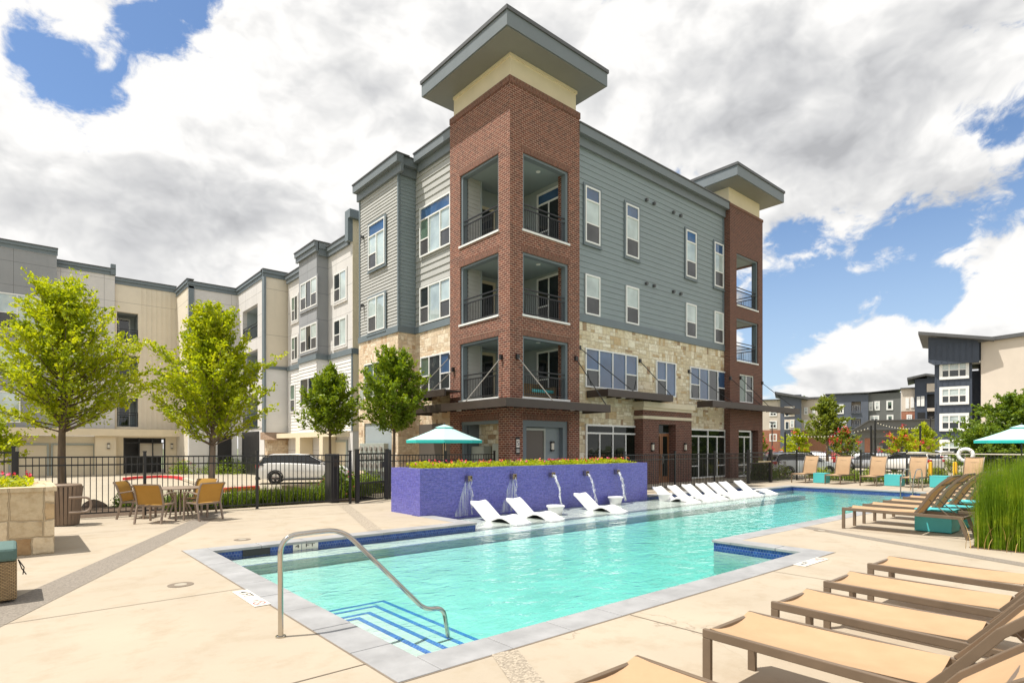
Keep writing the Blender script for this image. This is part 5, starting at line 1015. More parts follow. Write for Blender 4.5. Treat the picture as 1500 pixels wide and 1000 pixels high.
# ================================================================ dining table and four armchairs
m_tab = M('taupe_powdercoat', (.26, .20, .155), .45, .08, 5); m_sling2 = slingmat('gold_sling', (.46, .27, .075))
tc = (3.06, 16.0)
o = thing('patio_table', (*tc, 0), 'round taupe metal patio table with an empty hole for a parasol', 'table')
mb = MB(); mb.lathe([(.02, .70), (.53, .70), (.55, .71), (.55, .725), (.53, .735), (.02, .735)], 40, *tc); mb.build('table_top', m_tab, o, smooth=True)
for k in range(4):
    a = math.pi/4+k*math.pi/2; mb = MB(); c, s = math.cos(a), math.sin(a); mb.tube([(tc[0]+c*.36, tc[1]+s*.36, 0), (tc[0]+c*.30, tc[1]+s*.30, .2), (tc[0]+c*.16, tc[1]+s*.16, .45), (tc[0]+c*.3, tc[1]+s*.3, .70)], .02, 8); mb.build('leg', m_tab, o, smooth=True)
def armchair():
    o = thing('patio_chair', (0, 0, 0), 'x', 'chair', 'armchairs round the patio table'); hw = .29
    for s in (-1, 1):
        m = MB(); m.bar((s*hw, .27, 0), (s*hw, .25, .65), .035, .045); m.build('leg', m_tab, o, local=True, bevel=.005)
        m = MB(); m.bar((s*hw, -.33, 0), (s*hw, -.22, .42), .035, .045); m.build('leg', m_tab, o, local=True, bevel=.005)
        m = MB(); m.bar((s*hw, .29, .655), (s*hw, .0, .665), .045, .03); m.bar((s*hw, 0, .665), (s*hw, -.26, .62), .045, .03); m.build('armrest', m_tab, o, local=True, bevel=.006)
    m = MB(); m.bar((-hw, .24, .40), (hw, .24, .40), .03, .04); m.bar((-hw, -.2, .39), (hw, -.2, .39), .03, .04)
    for s in (-1, 1): m.bar((s*(hw-.03), .25, .41), (s*(hw-.03), -.24, .40), .03, .035)
    m.build('seat_frame', m_tab, o, local=True)
    sling([(.26, .425), (.1, .41), (-.08, .40), (-.22, .405)], hw-.02, .02).build('seat', m_sling2, o, local=True, smooth='all')
    bp = [(-.22, .42), (-.255, .55), (-.295, .68), (-.34, .80), (-.40, .875)]
    b_ = sling(bp, hw-.015, -.03).build('backrest', m_sling2, o, local=True, smooth='all'); m = MB()
    for s in (-1, 1):
        sweep(m, bp, s*hw-.015, .03, .018)
    m.bar((-hw, *bp[-1]), (hw, *bp[-1]), .026, .026)
    m.build('back_frame', m_tab, b_, local=True); return o
ch = armchair()
cl = ['gold mesh armchair with its back to the camera, left front of the patio table', 'gold mesh armchair behind the left front one at the patio table', 'gold mesh armchair at the right front of the patio table, seen from its side', 'gold mesh armchair at the back right of the patio table near the fence']
for i, (px, py) in enumerate(((229, 764.5), (202, 758), (297, 760.5), (290, 752.5))):
    p = ground(px, py); o = ch if i == 0 else dup(ch, (0, 0, 0), 0, cl[i]); o['label'] = cl[i]; d = Vector((tc[0]-p.x, tc[1]-p.y)); o.location = (p.x, p.y, 0); o.rotation_euler.z = math.atan2(d.y, d.x)-math.pi/2
# ================================================================ parasols
m_para = bpy.data.materials.new('parasol_cloth'); m_para.use_nodes = True; t = NT(m_para.node_tree); m_para.node_tree.nodes.clear()
d = t.n('ShaderNodeBsdfDiffuse', i={'Color': (.58, .84, .82)}); tl = t.n('ShaderNodeBsdfTranslucent', i={'Color': (.05, .55, .50)}); t.n('ShaderNodeOutputMaterial', i={0: t.n('ShaderNodeMixShader', i={0: .3, 1: d.outputs[0], 2: tl.outputs[0]}).outputs[0]})
m_paraedge = M('parasol_valance', (.03, .55, .50), .8, .04, 3)
def parasol(x, y, lb, ztop=2.46, zed=1.95, r=1.3):
    o = thing('parasol', (x, y, 0), lb, 'parasol', 'aqua market parasols', R_(11)); n = 8
    m = MB(); rings = []
    for f, dz in ((.16, .02), (.4, -.018), (.7, -.03), (1, 0)): rings.append([(r*f*math.cos(2*math.pi*k/n), r*f*math.sin(2*math.pi*k/n), ztop-(ztop-zed)*f+dz*(ztop-zed)) for k in range(n)])
    vs = [p for rg in rings for p in rg]; m.add(vs, [(i*n+k, i*n+(k+1) % n, (i+1)*n+(k+1) % n, (i+1)*n+k) for i in range(3) for k in range(n)])
    ca = m.build('canopy', m_para, o, local=True)
    m = MB()
    for k in range(n): p, q_ = rings[3][k], rings[3][(k+1) % n]; m.quad(p, q_, (q_[0]*.995, q_[1]*.995, zed-.10), (p[0]*.995, p[1]*.995, zed-.10))
    m.build('valance', m_paraedge, ca, local=True)
    m = MB(); vs = [(0, 0, ztop+.03)]+[(r*.25*math.cos(2*math.pi*k/n), r*.25*math.sin(2*math.pi*k/n), ztop-.25*(ztop-zed)+.055) for k in range(n)]; m.add(vs, [(0, k+1, (k+1) % n+1) for k in range(n)]); m.build('vent', m_para, ca, local=True)
    m = MB(); m.tube([(0, 0, .1), (0, 0, ztop+.02)], .022, 12); m.build('pole', m_black, o, local=True, smooth=True)
    m = MB(); m.lathe([(.01, ztop+.02), (.03, ztop+.05), (.012, ztop+.09)], 10); m.build('finial', m_black, o, local=True)
    for k in range(n):
        p = rings[3][k]; m = MB(); m.tube([(0, 0, ztop-.05), (p[0], p[1], zed-.012)], .009, 5); m.build('rib', m_black, o, local=True)
    m = MB(); m.lathe([(.27, 0), (.27, .05), (.06, .08), (.04, .3), (.026, .31)], 24); m.build('base', m_black, o, local=True); return o
parasol(11.25, 17.0-.35, 'aqua market parasol open behind the blue fountain wall'); parasol(26.4, 3.7, 'aqua market parasol cut off by the right edge, in front of the big bush')
for x, y, lb in ((11.25, 16.65, 'dark round table under the parasol behind the fountain wall'),):
    o = thing('bistro_table', (x, y, 0), lb, 'table'); mb = MB(); mb.lathe([(.45, .70), (.45, .73), (.03, .735)], 30, x, y); mb.build('table_top', m_tab, o)
    for k in range(3): a = k*2.09; mb = MB(); mb.tube([(x+.4*math.cos(a), y+.4*math.sin(a), 0), (x+.3*math.cos(a), y+.3*math.sin(a), .7)], .02, 8); mb.build('leg', m_tab, o)
# ================================================================ stone planter, wicker ottoman, litter bin
pl = thing('stone_planter', (-1.2, 12.5, 0), 'tan cut stone planter box full of flowers at the left edge', 'planter')
mb = MB(); mb.box(-4.5, .5, 11.87, 12.17, 0, 1.0); mb.box(.2, .5, 12.17, 14.2, 0, 1.0); mb.box(-4.5, .2, 13.9, 14.2, 0, 1.0); mb.build('stone_wall', m_planter, pl)
mb = MB(); mb.box(-4.54, .53, 11.84, 12.2, 1.0, 1.07); mb.box(.17, .53, 12.2, 14.23, 1.0, 1.07); mb.build('cap', m_planter, pl)
mb = MB(); mb.box(-4.5, .2, 12.17, 13.9, 0, .98); mb.build('soil', bpy.data.materials['mulch'], pl)
m_wick = brickmat('wicker', (.46, .32, .16), (.36, .24, .11), (.12, .08, .04), .035, .016, .003, rough=.6, bump=.9, var=.2, nsc=6)
ot = thing('wicker_ottoman', (-.6, 8.8, 0), 'woven wicker ottoman with a grey green cushion at the left edge', 'ottoman')
mb = MB(); mb.box(-1.3, .03, 8.38, 9.1, .03, .455); mb.build('wicker_body', m_wick, ot, bevel=.02)
mb = MB(); mb.box(-1.3, .03, 8.36, 9.1, .458, .60); mb.build('cushion', M('green_cushion', (.085, .15, .135), .8, .1, 4, .2, 60), ot, bevel=.03)
mb = MB(); mb.tube([(.04, 8.5, .45), (.09, 8.48, .36), (.08, 8.5, .28)], .006, 5); mb.tube([(.04, 8.5, .45), (.07, 8.55, .34), (.11, 8.53, .27)], .006, 5); mb.build('cushion_tie', m_black, ot)
tr = thing('litter_bin', (.85, 16.0, 0), 'brown slatted litter bin with a tube guard behind the stone planter', 'bin')
mb = MB(); mb.lathe([(.22, .02), (.29, .84)], 36, .85, 16.0); mb.build('liner', m_brown, tr)
m_slat = M('bin_slat', (.21, .15, .105), .5, .12, 5)
for k in range(24):
    a = 2*math.pi*k/24; c, s = math.cos(a), math.sin(a); mb = MB(); mb.bar((.85+c*.235, 16+s*.235, .02), (.85+c*.305, 16+s*.305, .85), .055, .014); mb.build('slat', m_slat, tr)
mb = MB(); mb.lathe([(.31, .85), (.31, .88), (.28, .9), (.16, .91), (.15, .86)], 36, .85, 16); mb.build('rim', m_slat, tr, smooth=True)
mb = MB(); P = rail([(.9, 15.6, .62), (1.28, 15.6, .62), (1.28, 15.6, .30), (.9, 15.6, .30)]); mb.tube(P, .025, 10); mb.build('tube_guard', m_tab, tr, smooth=True)
# ================================================================ fences and gates
def fence(label, pts, h=1.5, z0=0, step=2.4, gate=False, tall=0, mesh=False):
    f = thing('metal_fence', (*pts[0], z0), label, 'fence', 'black picket fences')
    def post(p, hh):
        m = MB(); m.box(p[0]-.032, p[0]+.032, p[1]-.032, p[1]+.032, z0, z0+hh); m.box(p[0]-.042, p[0]+.042, p[1]-.042, p[1]+.042, z0+hh, z0+hh+.03); m.build('post', m_black, f)
    for (a, b_) in zip(pts[:-1], pts[1:]):
        a, b_ = Vector((*a, 0)), Vector((*b_, 0)); L = (b_-a).length; n = max(1, round(L/step)); d = (b_-a).normalized()
        for i in range(n):
            p, q_ = a+d*L*i/n, a+d*L*(i+1)/n; post(p, h+.08+tall)
            m = MB(); p1, q1 = p+d*.035, q_-d*.035
            for z in (h-.03, h-.22, .12): m.bar(p1+Vector((0, 0, z0+z)), q1+Vector((0, 0, z0+z)), .028, .034)
            m.build('rail', m_black, f)
            m = MB(); k = max(1, int((q1-p1).length/.115))
            for j in range(1, k):
                c = p1+(q1-p1)*j/k; m.box(c.x-.0085, c.x+.0085, c.y-.0085, c.y+.0085, z0+.137, z0+h-.237); m.box(c.x-.0085, c.x+.0085, c.y-.0085, c.y+.0085, z0+h-.203, z0+h-.047)
            m.build('picket_panel', m_black, f)
    post(Vector((*pts[-1], 0)), h+.08+tall); return f
fence('long black picket fence behind the patio table', [(.06, 17.28), (2.5, 17.06), (7.75, 16.55)])
fence('short black picket fence behind the flowers of the fountain wall', [(9.45, 17.2), (13.9, 17.2)], h=1.47)
fence('black picket fence in front of the glass storefront', [(17.02, 13.45), (20.2, 13.42), (23.2, 13.42), (26.1, 13.4)], step=2.6, h=1.45)
fence('black picket fence behind the loungers at the far end', [(28.3, 13.3), (30.9, 13.2), (30.9, 10.2), (30.9, 8.3), (30.9, -6)], h=1.48, step=2.3)
fence('short taller run of black fence at the left edge behind the planter', [(-5, 16.1), (.0, 16.35)], h=1.62)
m_mesh = bpy.data.materials.new('gate_mesh'); m_mesh.use_nodes = True; m_mesh.node_tree.nodes.clear(); t = NT(m_mesh.node_tree)
t.n('ShaderNodeOutputMaterial', i={0: t.n('ShaderNodeMixShader', i={0: .72, 1: t.n('ShaderNodeBsdfTransparent').outputs[0], 2: t.n('ShaderNodeBsdfDiffuse', i={'Color': (.015, .015, .015)}).outputs[0]}).outputs[0]})
def gate(label, a, b_, h, solid=.45):
    a, b_ = Vector((*a, 0)), Vector((*b_, 0)); g = thing('metal_gate', a, label, 'gate', 'black pool gates'); d = (b_-a).normalized(); Zv = Vector((0, 0, 1))
    for p in (a, b_): m = MB(); m.box(p.x-.05, p.x+.05, p.y-.05, p.y+.05, 0, h+.12); m.box(p.x-.06, p.x+.06, p.y-.06, p.y+.06, h+.12, h+.15); m.build('post', m_black, g)
    p, q_ = a+d*.09, b_-d*.09; m = MB()
    for z in (h, h-.2, .5+solid, .06): m.bar(p+Zv*z, q_+Zv*z, .03, .05)
    for c in (p, q_): m.bar(c+Zv*.04, c+Zv*(h+.02), .045, .045)
    m.build('gate_frame', m_black, g)
    m = MB(); k = int((q_-p).length/.115)
    for j in range(1, k): c = p+(q_-p)*j/k; m.box(c.x-.0085, c.x+.0085, c.y-.0085, c.y+.0085, .09, h-.02)
    m.build('picket_panel', m_black, g)
    m = MB(); m.quad(tuple(p+Zv*.09), tuple(q_+Zv*.09), tuple(q_+Zv*(.48+solid)), tuple(p+Zv*(.48+solid))); m.build('mesh_panel', m_mesh, g)
    m = MB(); c = q_-d*.1+Zv*(h-.35); m.box(c.x-.06, c.x+.06, c.y-.05, c.y+.05, c.z-.1, c.z+.1); m.build('lock_box', m_black, g); return g
gate('black metal pool gate left of the blue fountain wall', (7.95, 16.5), (9.3, 17.15), 1.5, .1)
gg = gate('black mesh pool gate in front of the second brick tower', (26.2, 13.4), (28.15, 13.3), 1.45)
m = MB(); m.bar((26.9, 13.27, 1.02), (28.0, 13.2, 1.02), .05, .05); m.build('push_bar', M('push_bar', (.55, .45, .28), .4, .1, 4), gg)
mb = MB(); mb.box(7.35, 7.62, 17.0, 17.5, 0, 1.5); kb = mb.build('keypad_pillar', m_black, bevel=.02); tag(kb, 'solid black metal box pillar beside the left pool gate', 'pillar')
mb = MB(); mb.box(7.4, 7.58, 16.985, 17.0, 1.1, 1.35); mb.build('keypad', m_brown, kb)
# life ring and rescue pole on the far fence
lr = thing('life_ring', (30.8, 6.13, 1.3), 'white life ring hung on the far fence above the last tan lounger', 'life ring')
mb = MB(); n = 28; pts = [(30.82, 6.13+.25*math.cos(2*math.pi*k/n), 1.38+.25*math.sin(2*math.pi*k/n)) for k in range(n+1)]; mb.tube(pts, 0.074, 12, caps=False); mb.build('ring', m_wht, lr, smooth='all')
mb = MB()
for k in range(4):
    a = math.pi/4+k*math.pi/2; mb.tube([(30.82+.078*math.cos(s), 6.13+(.25+.078*math.sin(s))*math.cos(a), 1.38+(.25+.078*math.sin(s))*math.sin(a)) for s in np.linspace(0, 2*math.pi, 13)], .01, 5, caps=False)
mb.build('rope', M('ring_rope', (.5, .42, .3), .8, .1, 8), lr)
rp = thing('rescue_pole', (30.8, 6, 1.35), 'long pale rescue pole hung along the top of the far fence', 'pole'); mb = MB(); mb.tube([(30.84, 8.3, 1.42), (30.84, 0.5, 1.40)], .02, 8); mb.build('pole_shaft', M('pole_cream', (.70, .64, .50), .4, .04, 4), rp)
mb = MB(); mb.tube([(30.84, 8.3, 1.42), (30.84, 8.7, 1.38), (30.84, 9.1, 1.2), (30.84, 9.15, 1.0)], .012, 8); mb.build('hook', m_black, rp, smooth='all')
# ================================================================ plants
def unit(a): return a/np.maximum(1e-6, np.linalg.norm(a, axis=1, keepdims=True))
def leaf_mesh(mb, C, Dv, N, L, Wd):
    """diamond leaves: centres, directions, normals, lengths, widths"""
    Sd = unit(np.cross(N, Dv)); L = L[:, None]; Wd = Wd[:, None]
    V = np.stack([C-Dv*L*.5, C+Sd*Wd*.5-Dv*L*.05+N*L*.06, C+Dv*L*.5, C-Sd*Wd*.5-Dv*L*.05+N*L*.06], 1).reshape(-1, 3)
    b = len(mb.v); mb.v += V.tolist(); mb.f += [(b+4*i, b+4*i+1, b+4*i+2, b+4*i+3) for i in range(len(C))]; mb.m += [mb.mi]*len(C)
def rnd_dir(n, zb=0): v = rng.normal(size=(n, 3)); v[:, 2] += zb; return unit(v)
m_bark = M('bark', (.16, .115, .08), .9, .3, 9, .6, 40, stretch=(1, 1, .3)); m_bark2 = M('pale_bark', (.27, .20, .15), .9, .25, 9, .4, 40, stretch=(1, 1, .3))
m_lf_y = leafmat('yellow_green_leaf', (.18, .27, .012), (.36, .44, .016), (.56, .57, .03), .5); m_lf_g = leafmat('mid_green_leaf', (.08, .15, .014), (.19, .28, .02), (.36, .44, .03), .45)
m_lf_d = leafmat('deep_green_leaf', (.06, .12, .018), (.15, .24, .03), (.31, .38, .045), .45); m_lf_f = leafmat('far_leaf', (.09, .13, .02), (.20, .26, .03), (.32, .35, .05), .4)
m_fl_r = M('red_blossom', (.70, .03, .06), .6, .3, 30); m_fl_p = M('pink_blossom', (.72, .10, .20), .6, .35, 30); m_fl_o = M('orange_blossom', (.75, .22, .06), .6, .3, 30)
def tree(name, label, x, y, z0, zb, zt, rad, nl, leaf, mat, trunk_r=.09, prof=None, rise=(.4, .9), twigs=9, lpt=11, bark=None, seed=1, group=None, cat='tree', lean=0, limb_vis=True, tip=None, tipmat=None, split=False):
    """zb..zt crown, rad its greatest radius, prof(t) radius share by height share"""
    global rng; rng = np.random.default_rng(seed); r = random.Random(seed); prof = prof or (lambda t: math.sin(math.pi*min(1, .25+t*.78))**.8)
    o = thing(name, (x, y, z0), label, cat, group); tk = MB(); H = zt-zb
    if not split:
        pts = [(x+lean*f+math.sin(f*7+seed)*.03, y+math.cos(f*5+seed)*.03, z0+(zb+H*.8-z0)*f) for f in np.linspace(0, 1, 9)]; tk.tube(pts, trunk_r, 9, rr=[trunk_r*(1.25 if i == 0 else 1)*(1-.85*(i/8)**1.3) for i in range(9)])
    else:
        for k in range(5): a = k*1.26+seed; tk.tube([(x, y, z0), (x+.1*math.cos(a), y+.1*math.sin(a), z0+(zb-z0)*.6), (x+rad*.3*math.cos(a), y+rad*.3*math.sin(a), zb+H*.3)], trunk_r, 6, rr=[trunk_r, trunk_r*.7, trunk_r*.4])
    C, Dv = [], []
    for i in range(nl):
        t = (i+r.random())/nl; t = t**.9; az = i*2.39996+r.uniform(-.4, .4); rr = rad*prof(t)*r.uniform(.55, 1.10)*(1 if r.random() < .85 else 1.22)
        s = Vector((x+lean*.8*t, y, zb+H*max(0, t*.80-.04))); ri = r.uniform(*rise)*(1-.3*t); e_ = Vector((x+lean+rr*math.cos(az), y+rr*math.sin(az), min(zt+.25*r.random(), zb+H*t*.86+ri)))
        mid = s.lerp(e_, .5)+Vector((0, 0, -ri*.12)); path = [s, s.lerp(mid, .5)+Vector((0, 0, -ri*.03)), mid, mid.lerp(e_, .55)+Vector((0, 0, ri*.03)), e_]
        if limb_vis: tk.tube(path, .02, 4, rr=[trunk_r*.26, trunk_r*.19, trunk_r*.13, trunk_r*.07, .003])
        ax = (e_-s).normalized()
        for k in range(twigs):
            f = .22+.80*(k+r.random())/twigs; f = min(f, 1); seg = min(3, int(f*4)); p = path[seg].lerp(path[seg+1], f*4-seg)
            d = (ax*.7+Vector((r.gauss(0, .55), r.gauss(0, .55), r.gauss(.12, .38)))).normalized(); ln = r.uniform(.25, .6)*(.55+rad*.22)*(1.15-.5*f)
            for q in range(lpt): C.append(p+d*ln*(q+r.random())/lpt+Vector((r.gauss(0, .05), r.gauss(0, .05), r.gauss(0, .04)))); Dv.append(d)
    C = np.array([tuple(c) for c in C]); Dv = np.array([tuple(c) for c in Dv]); n = len(C)
    dd = unit(Dv+rng.normal(size=(n, 3))*.65); nn = unit(rng.normal(size=(n, 3))*.55+np.array([0, 0, .8])); nn = unit(nn-dd*np.sum(nn*dd, 1, keepdims=True))
    L = leaf*rng.uniform(.7, 1.35, n); m = MB(); leaf_mesh(m, C, dd, nn, L, L*.56); tk.build('trunk', bark or m_bark, o, smooth='all'); cr = m.build('crown', mat, o)
    if tip:
        ids = [i for i in range(n) if C[i, 2] > zb+H*.25]; m = MB()
        for k in range(tip):
            c = C[r.choice(ids)]; out = Vector((c[0]-x, c[1]-y, (c[2]-zb-H*.4))); out = out/max(.1, out.length)*.12; w_ = 14
            cc = np.array(c)+np.array(out)+rng.normal(size=(w_, 3))*np.array([.07, .07, .09]); leaf_mesh(m, cc, rnd_dir(w_), rnd_dir(w_, .5), np.full(w_, .10), np.full(w_, .08))
        m.build('blossom', tipmat, o)
    return o
wide = lambda t: (.66+.34*math.sin(math.pi*min(1, t*1.15+.18)))*(1-.62*max(0, t-.45)/.55)
p = atd(92, 655, 17.6); tree('shade_tree', 'wide yellow green shade tree behind the fence by the litter bin', p.x, p.y, -.05, 2.15, 6.55, 2.4, 125, .115, m_lf_y, .12, wide, (.5, 1.6), 15, 13, seed=3, bark=m_bark)
p = atd(311, 655, 18.3); tree('shade_tree', 'tall yellow green shade tree with a narrow top behind the patio table', p.x, p.y, -.05, 1.75, 5.9, 1.85, 115, .11, m_lf_y, .10, lambda t: (.70+.3*math.sin(math.pi*min(1, t*1.2+.2)))*(1-.72*max(0, t-.45)/.55), (.6, 1.6), 16, 14, seed=5, bark=m_bark2)
p = atd(484, 655, 24.5); tree('young_tree', 'young green tree behind the gate pillar, left of its taller twin', p.x, p.y, LOT, 2.2, 5.1, 1.28, 90, .135, m_lf_g, .075, None, (.3, .7), 11, 12, seed=8)
p = atd(577, 655, 22.6); tree('young_tree', 'young dark green tree in front of the stone wall left of the parasol', p.x, p.y, LOT, 2.25, 5.55, 1.28, 95, .13, m_lf_g, .075, lambda t: math.sin(math.pi*min(1, .2+t*.72))**.9, (.3, .8), 12, 12, seed=11)
p = atd(-15, 655, 15.5); tree('small_tree', 'low light green tree leaning in at the left edge', p.x, p.y, -.05, 1.2, 2.35, .85, 34, .11, m_lf_y, .05, None, (.2, .5), 8, 9, seed=14)
p = atd(1512, 655, 36); tree('bush_tree', 'big dense round bush tree behind the right-hand parasol', p.x, p.y, LOT, .1, 5.35, 3.9, 230, .20, m_lf_d, .12, lambda t: math.sin(math.pi*min(1, .33+t*.62))**.7, (.4, 1.0), 13, 13, seed=17, split=True)
p = atd(1446, 655, 35); tree('bush_tree', 'lower bushy tree left of the big round bush', p.x, p.y, LOT, .1, 2.9, 1.8, 90, .16, m_lf_d, .08, lambda t: math.sin(math.pi*min(1, .33+t*.62))**.7, (.3, .7), 10, 12, seed=19, split=True)
p = atd(1212, 655, 47); tree('parking_tree', 'olive green tree with a pale trunk among the parked cars', p.x, p.y, LOT, 1.9, 5.9, 2.55, 62, .21, m_lf_f, .11, lambda t: (.9 if t < .3 else 1.12-.95*t)*(.8+.2*math.sin(t*17)), (.2, .9), 10, 11, seed=23, bark=m_bark2, limb_vis=True)
for px, d, lb, sd in ((1108, 44, 'red flowering myrtle at the corner of the second brick tower', 31), (1168, 46, 'bright green myrtle with a few red blossoms left of the olive tree', 33), (1238, 45, 'myrtle with red blossoms right of the olive tree', 35), (1322, 46, 'red flowering myrtle before the entrance pavilion', 37)):
    p = atd(px, 655, d); tree('flowering_myrtle', lb, p.x, p.y, LOT, .8, 3.1, 1.35 if px != 1108 else .9, 36, .17, m_lf_y if px in (1168, 1322) else m_lf_f, .05, None, (.2, .6), 8, 10, seed=sd, split=True, tip=60 if px != 1168 else 14, tipmat=m_fl_r, group='flowering myrtles')
p = atd(1352, 655, 49); tree('small_tree', 'light green tree just behind the myrtle before the pavilion', p.x, p.y, LOT, .9, 3.8, 1.5, 44, .18, m_lf_y, .06, None, (.2, .6), 9, 10, seed=41)
for px, d, h in ((1178, 210, 21), (1172, 212, 20), (1205, 214, 18)):
    p = atd(px, 655, d); tree('far_pine', {1178: 'dark treetop showing above the distant roof', 1172: 'dark treetop left of its neighbour above the distant roof', 1205: 'low dark treetop hidden behind the distant roof'}[px], p.x, p.y, LOT, 8, h, 3, 30, .8, m_lf_d, .3, None, (.5, 1.5), 7, 8, seed=50+h)
# strappy ground cover, reeds
def blades(mb, n, pos, h, w, bend, seg=3, hf=None):
    P = pos(n); az = rng.uniform(0, 6.283, n); H = h*rng.uniform(.55, 1.1, n)*(hf(P) if hf else 1); B = bend*rng.uniform(.1, 1.0, n); a = np.stack([np.cos(az), np.sin(az), np.zeros(n)], 1); sd = np.stack([-np.sin(az), np.cos(az), np.zeros(n)], 1)
    b = len(mb.v); rows = []
    for k in range(seg+1):
        f = k/seg; c = P+a*(B*f*f)[:, None]+np.array([0, 0, 1.])*(H*(f-.25*f*f*(B/h)))[:, None]; ww = w*(1-f*.92)*.5; rows += [c-sd*ww, c+sd*ww]
    V = np.stack(rows, 1); mb.v += V.reshape(-1, 3).tolist(); R2 = 2*(seg+1)
    for i in range(n):
        q = b+i*R2; mb.f += [(q+2*k, q+2*k+1, q+2*k+3, q+2*k+2) for k in range(seg)]; mb.m += [mb.mi]*seg
m_reed = leafmat('reed_green', (.08, .16, .006), (.17, .28, .010), (.36, .44, .025), .4, 3); m_dry = M('dry_stalk', (.50, .33, .12), .8, .25, 6); m_lily = leafmat('strappy_leaf', (.06, .11, .012), (.13, .20, .02), (.24, .31, .035), .35, 3)
rng = np.random.default_rng(77)
mb = MB(); rh = lambda P: np.clip(.82+(2.4-P[:, 1])*.4, .82, 1.02)*(1+.08*np.sin(P[:, 1]*9))
def reedpos(n):
    u = 12.32+np.abs(rng.normal(0, .9, n))*1.0; v = rng.uniform(-1.6, 2.36, n); edge = np.where(u < 12.6, rng.normal(0, .05, n), 0); return np.stack([u, v-np.abs(edge), np.zeros(n)], 1)
blades(mb, 9500, reedpos, 1.5, .011, .25, 4, rh)
def reedpos2(n): return np.stack([rng.uniform(12.4, 17.5, n), 2.36-np.abs(rng.normal(0, .35, n)), np.zeros(n)], 1)
blades(mb, 5000, reedpos2, 1.5, .011, .22, 4, rh)
blades(mb, 900, reedpos, 1.2, .011, .8, 5, rh)
rb = mb.build('reed_bed', m_reed, origin=False); tag(rb, 'dense bed of tall thin green reeds at the right edge of the deck', 'reeds', kind='stuff')
mb = MB(); blades(mb, 70, reedpos, 1.3, .009, .5, 4); blades(mb, 40, lambda n: np.stack([rng.uniform(12.15, 12.5, n), rng.uniform(.6, 2.42, n), np.full(n, .0)], 1), .62, .012, .75, 5); tag(mb.build('dry_stalk', m_dry, origin=False), 'dry yellow stalks bent over the edge of the reed bed', 'dry stalks', kind='stuff')
mb = MB(); mb.box(12.3, 24, -6, 2.4, -.3, .012); tag(mb.build('planting_bed', bpy.data.materials['mulch'], origin=False), kind='structure')
mb = MB()
blades(mb, 2600, lambda n: np.stack([rng.uniform(3.1, 7.6, n), 17.62+rng.uniform(0, .9, n), np.zeros(n)], 1), .58, .035, .38, 4); blades(mb, 700, lambda n: np.stack([rng.uniform(8.0, 9.6, n), rng.uniform(18.5, 20.5, n), np.zeros(n)], 1), .7, .035, .4, 4)
tag(mb.build('strappy_border', m_lily, origin=False), 'strappy green border planting along the outside of the patio fence', 'border plants', kind='stuff')
mb = MB()
blades(mb, 1500, lambda n: np.stack([rng.uniform(31.3, 32.6, n), rng.uniform(-2, 12.6, n), np.full(n, -.1)], 1), .75, .05, .35, 3); tag(mb.build('strappy_border', m_lily, origin=False), 'low green border planting outside the far fence', 'border plants', kind='stuff')
def shrub(label, x, y, z, r, h, mat, n=1400, leaf=.09, flowers=None, name='shrub', seed=1):
    global rng; rng = np.random.default_rng(seed); o = thing(name, (x, y, z), label, 'shrub'); d = rnd_dir(n, .35); d[:, 2] = np.abs(d[:, 2]); k = rng.uniform(.55, 1.05, n)[:, None]*(1+.18*np.sin(d[:, :1]*9+seed)*np.cos(d[:, 1:2]*8))
    C = np.array([x, y, z])+d*k*np.array([r, r, h]); m = MB(); nn = unit(d+rng.normal(size=(n, 3))*.6); dd = unit(np.cross(nn, rng.normal(size=(n, 3)))); L = leaf*rng.uniform(.7, 1.3, n); leaf_mesh(m, C, dd, nn, L, L*.55); m.build('foliage', mat, o)
    m = MB()
    for k in range(7): a = k*.9+seed; m.tube([(x, y, z), (x+.5*r*math.cos(a), y+.5*r*math.sin(a), z+.7*h)], .02, 5, rr=[.02, .008])
    m.build('stem', m_bark, o)
    if flowers:
        m = MB(); C = np.array([x, y, z])+d[:60]*1.05*np.array([r, r, h]); leaf_mesh(m, C, rnd_dir(60), rnd_dir(60), np.full(60, .07), np.full(60, .07)); m.build('blossom', flowers, o)
    return o
shrub('dark shrub beside the mesh gate under the second tower', 30.0, 14.6, -.2, .9, 1.25, m_lf_d, 1800, .11, seed=3); shrub('purple flowering shrub at the right of the mesh gate', 31.4, 14.2, -.2, .6, 1.1, m_lf_f, 1000, .09, M('purple_blossom', (.22, .05, .30), .6, .2, 9), seed=4)
for i, (px, d, r_, h_, lb) in enumerate(((1248, 31.5, .6, .7, 'reddish green shrub between the first fence loungers'), (1282, 33, .7, .75, 'round green shrub behind the middle fence lounger'), (1372, 38, .6, .6, 'low green shrub beside the yellow bollard'), (1200, 32.5, .8, .75, 'low bright shrub behind the leftmost fence lounger'), (1392, 44, .9, 1.2, 'shrub bed below the navy building'), (1412, 33, .5, .5, 'small shrub under the life ring'))):
    p = atd(px, 655, d); shrub(lb, p.x, p.y, LOT, r_, h_, m_lf_y if i in (1, 3) else m_lf_f, 1100, .1, seed=20+i)
shrub('flowering shrub by the passage across the car court', ground(272, 694, LOT).x, ground(272, 694, LOT).y, LOT, 1.1, 1.0, m_lf_g, 1200, .13, m_fl_p, seed=30); shrub('low green shrub row beside the courtyard wall', ground(335, 693, LOT).x, ground(335, 693, LOT).y, LOT, 2.2, 1.1, m_lf_g, 2200, .14, seed=31); shrub('low shrub behind the white car across the court', ground(372, 692, LOT).x, ground(372, 692, LOT).y, LOT, 1.5, 1.0, m_lf_d, 1500, .14, seed=32)
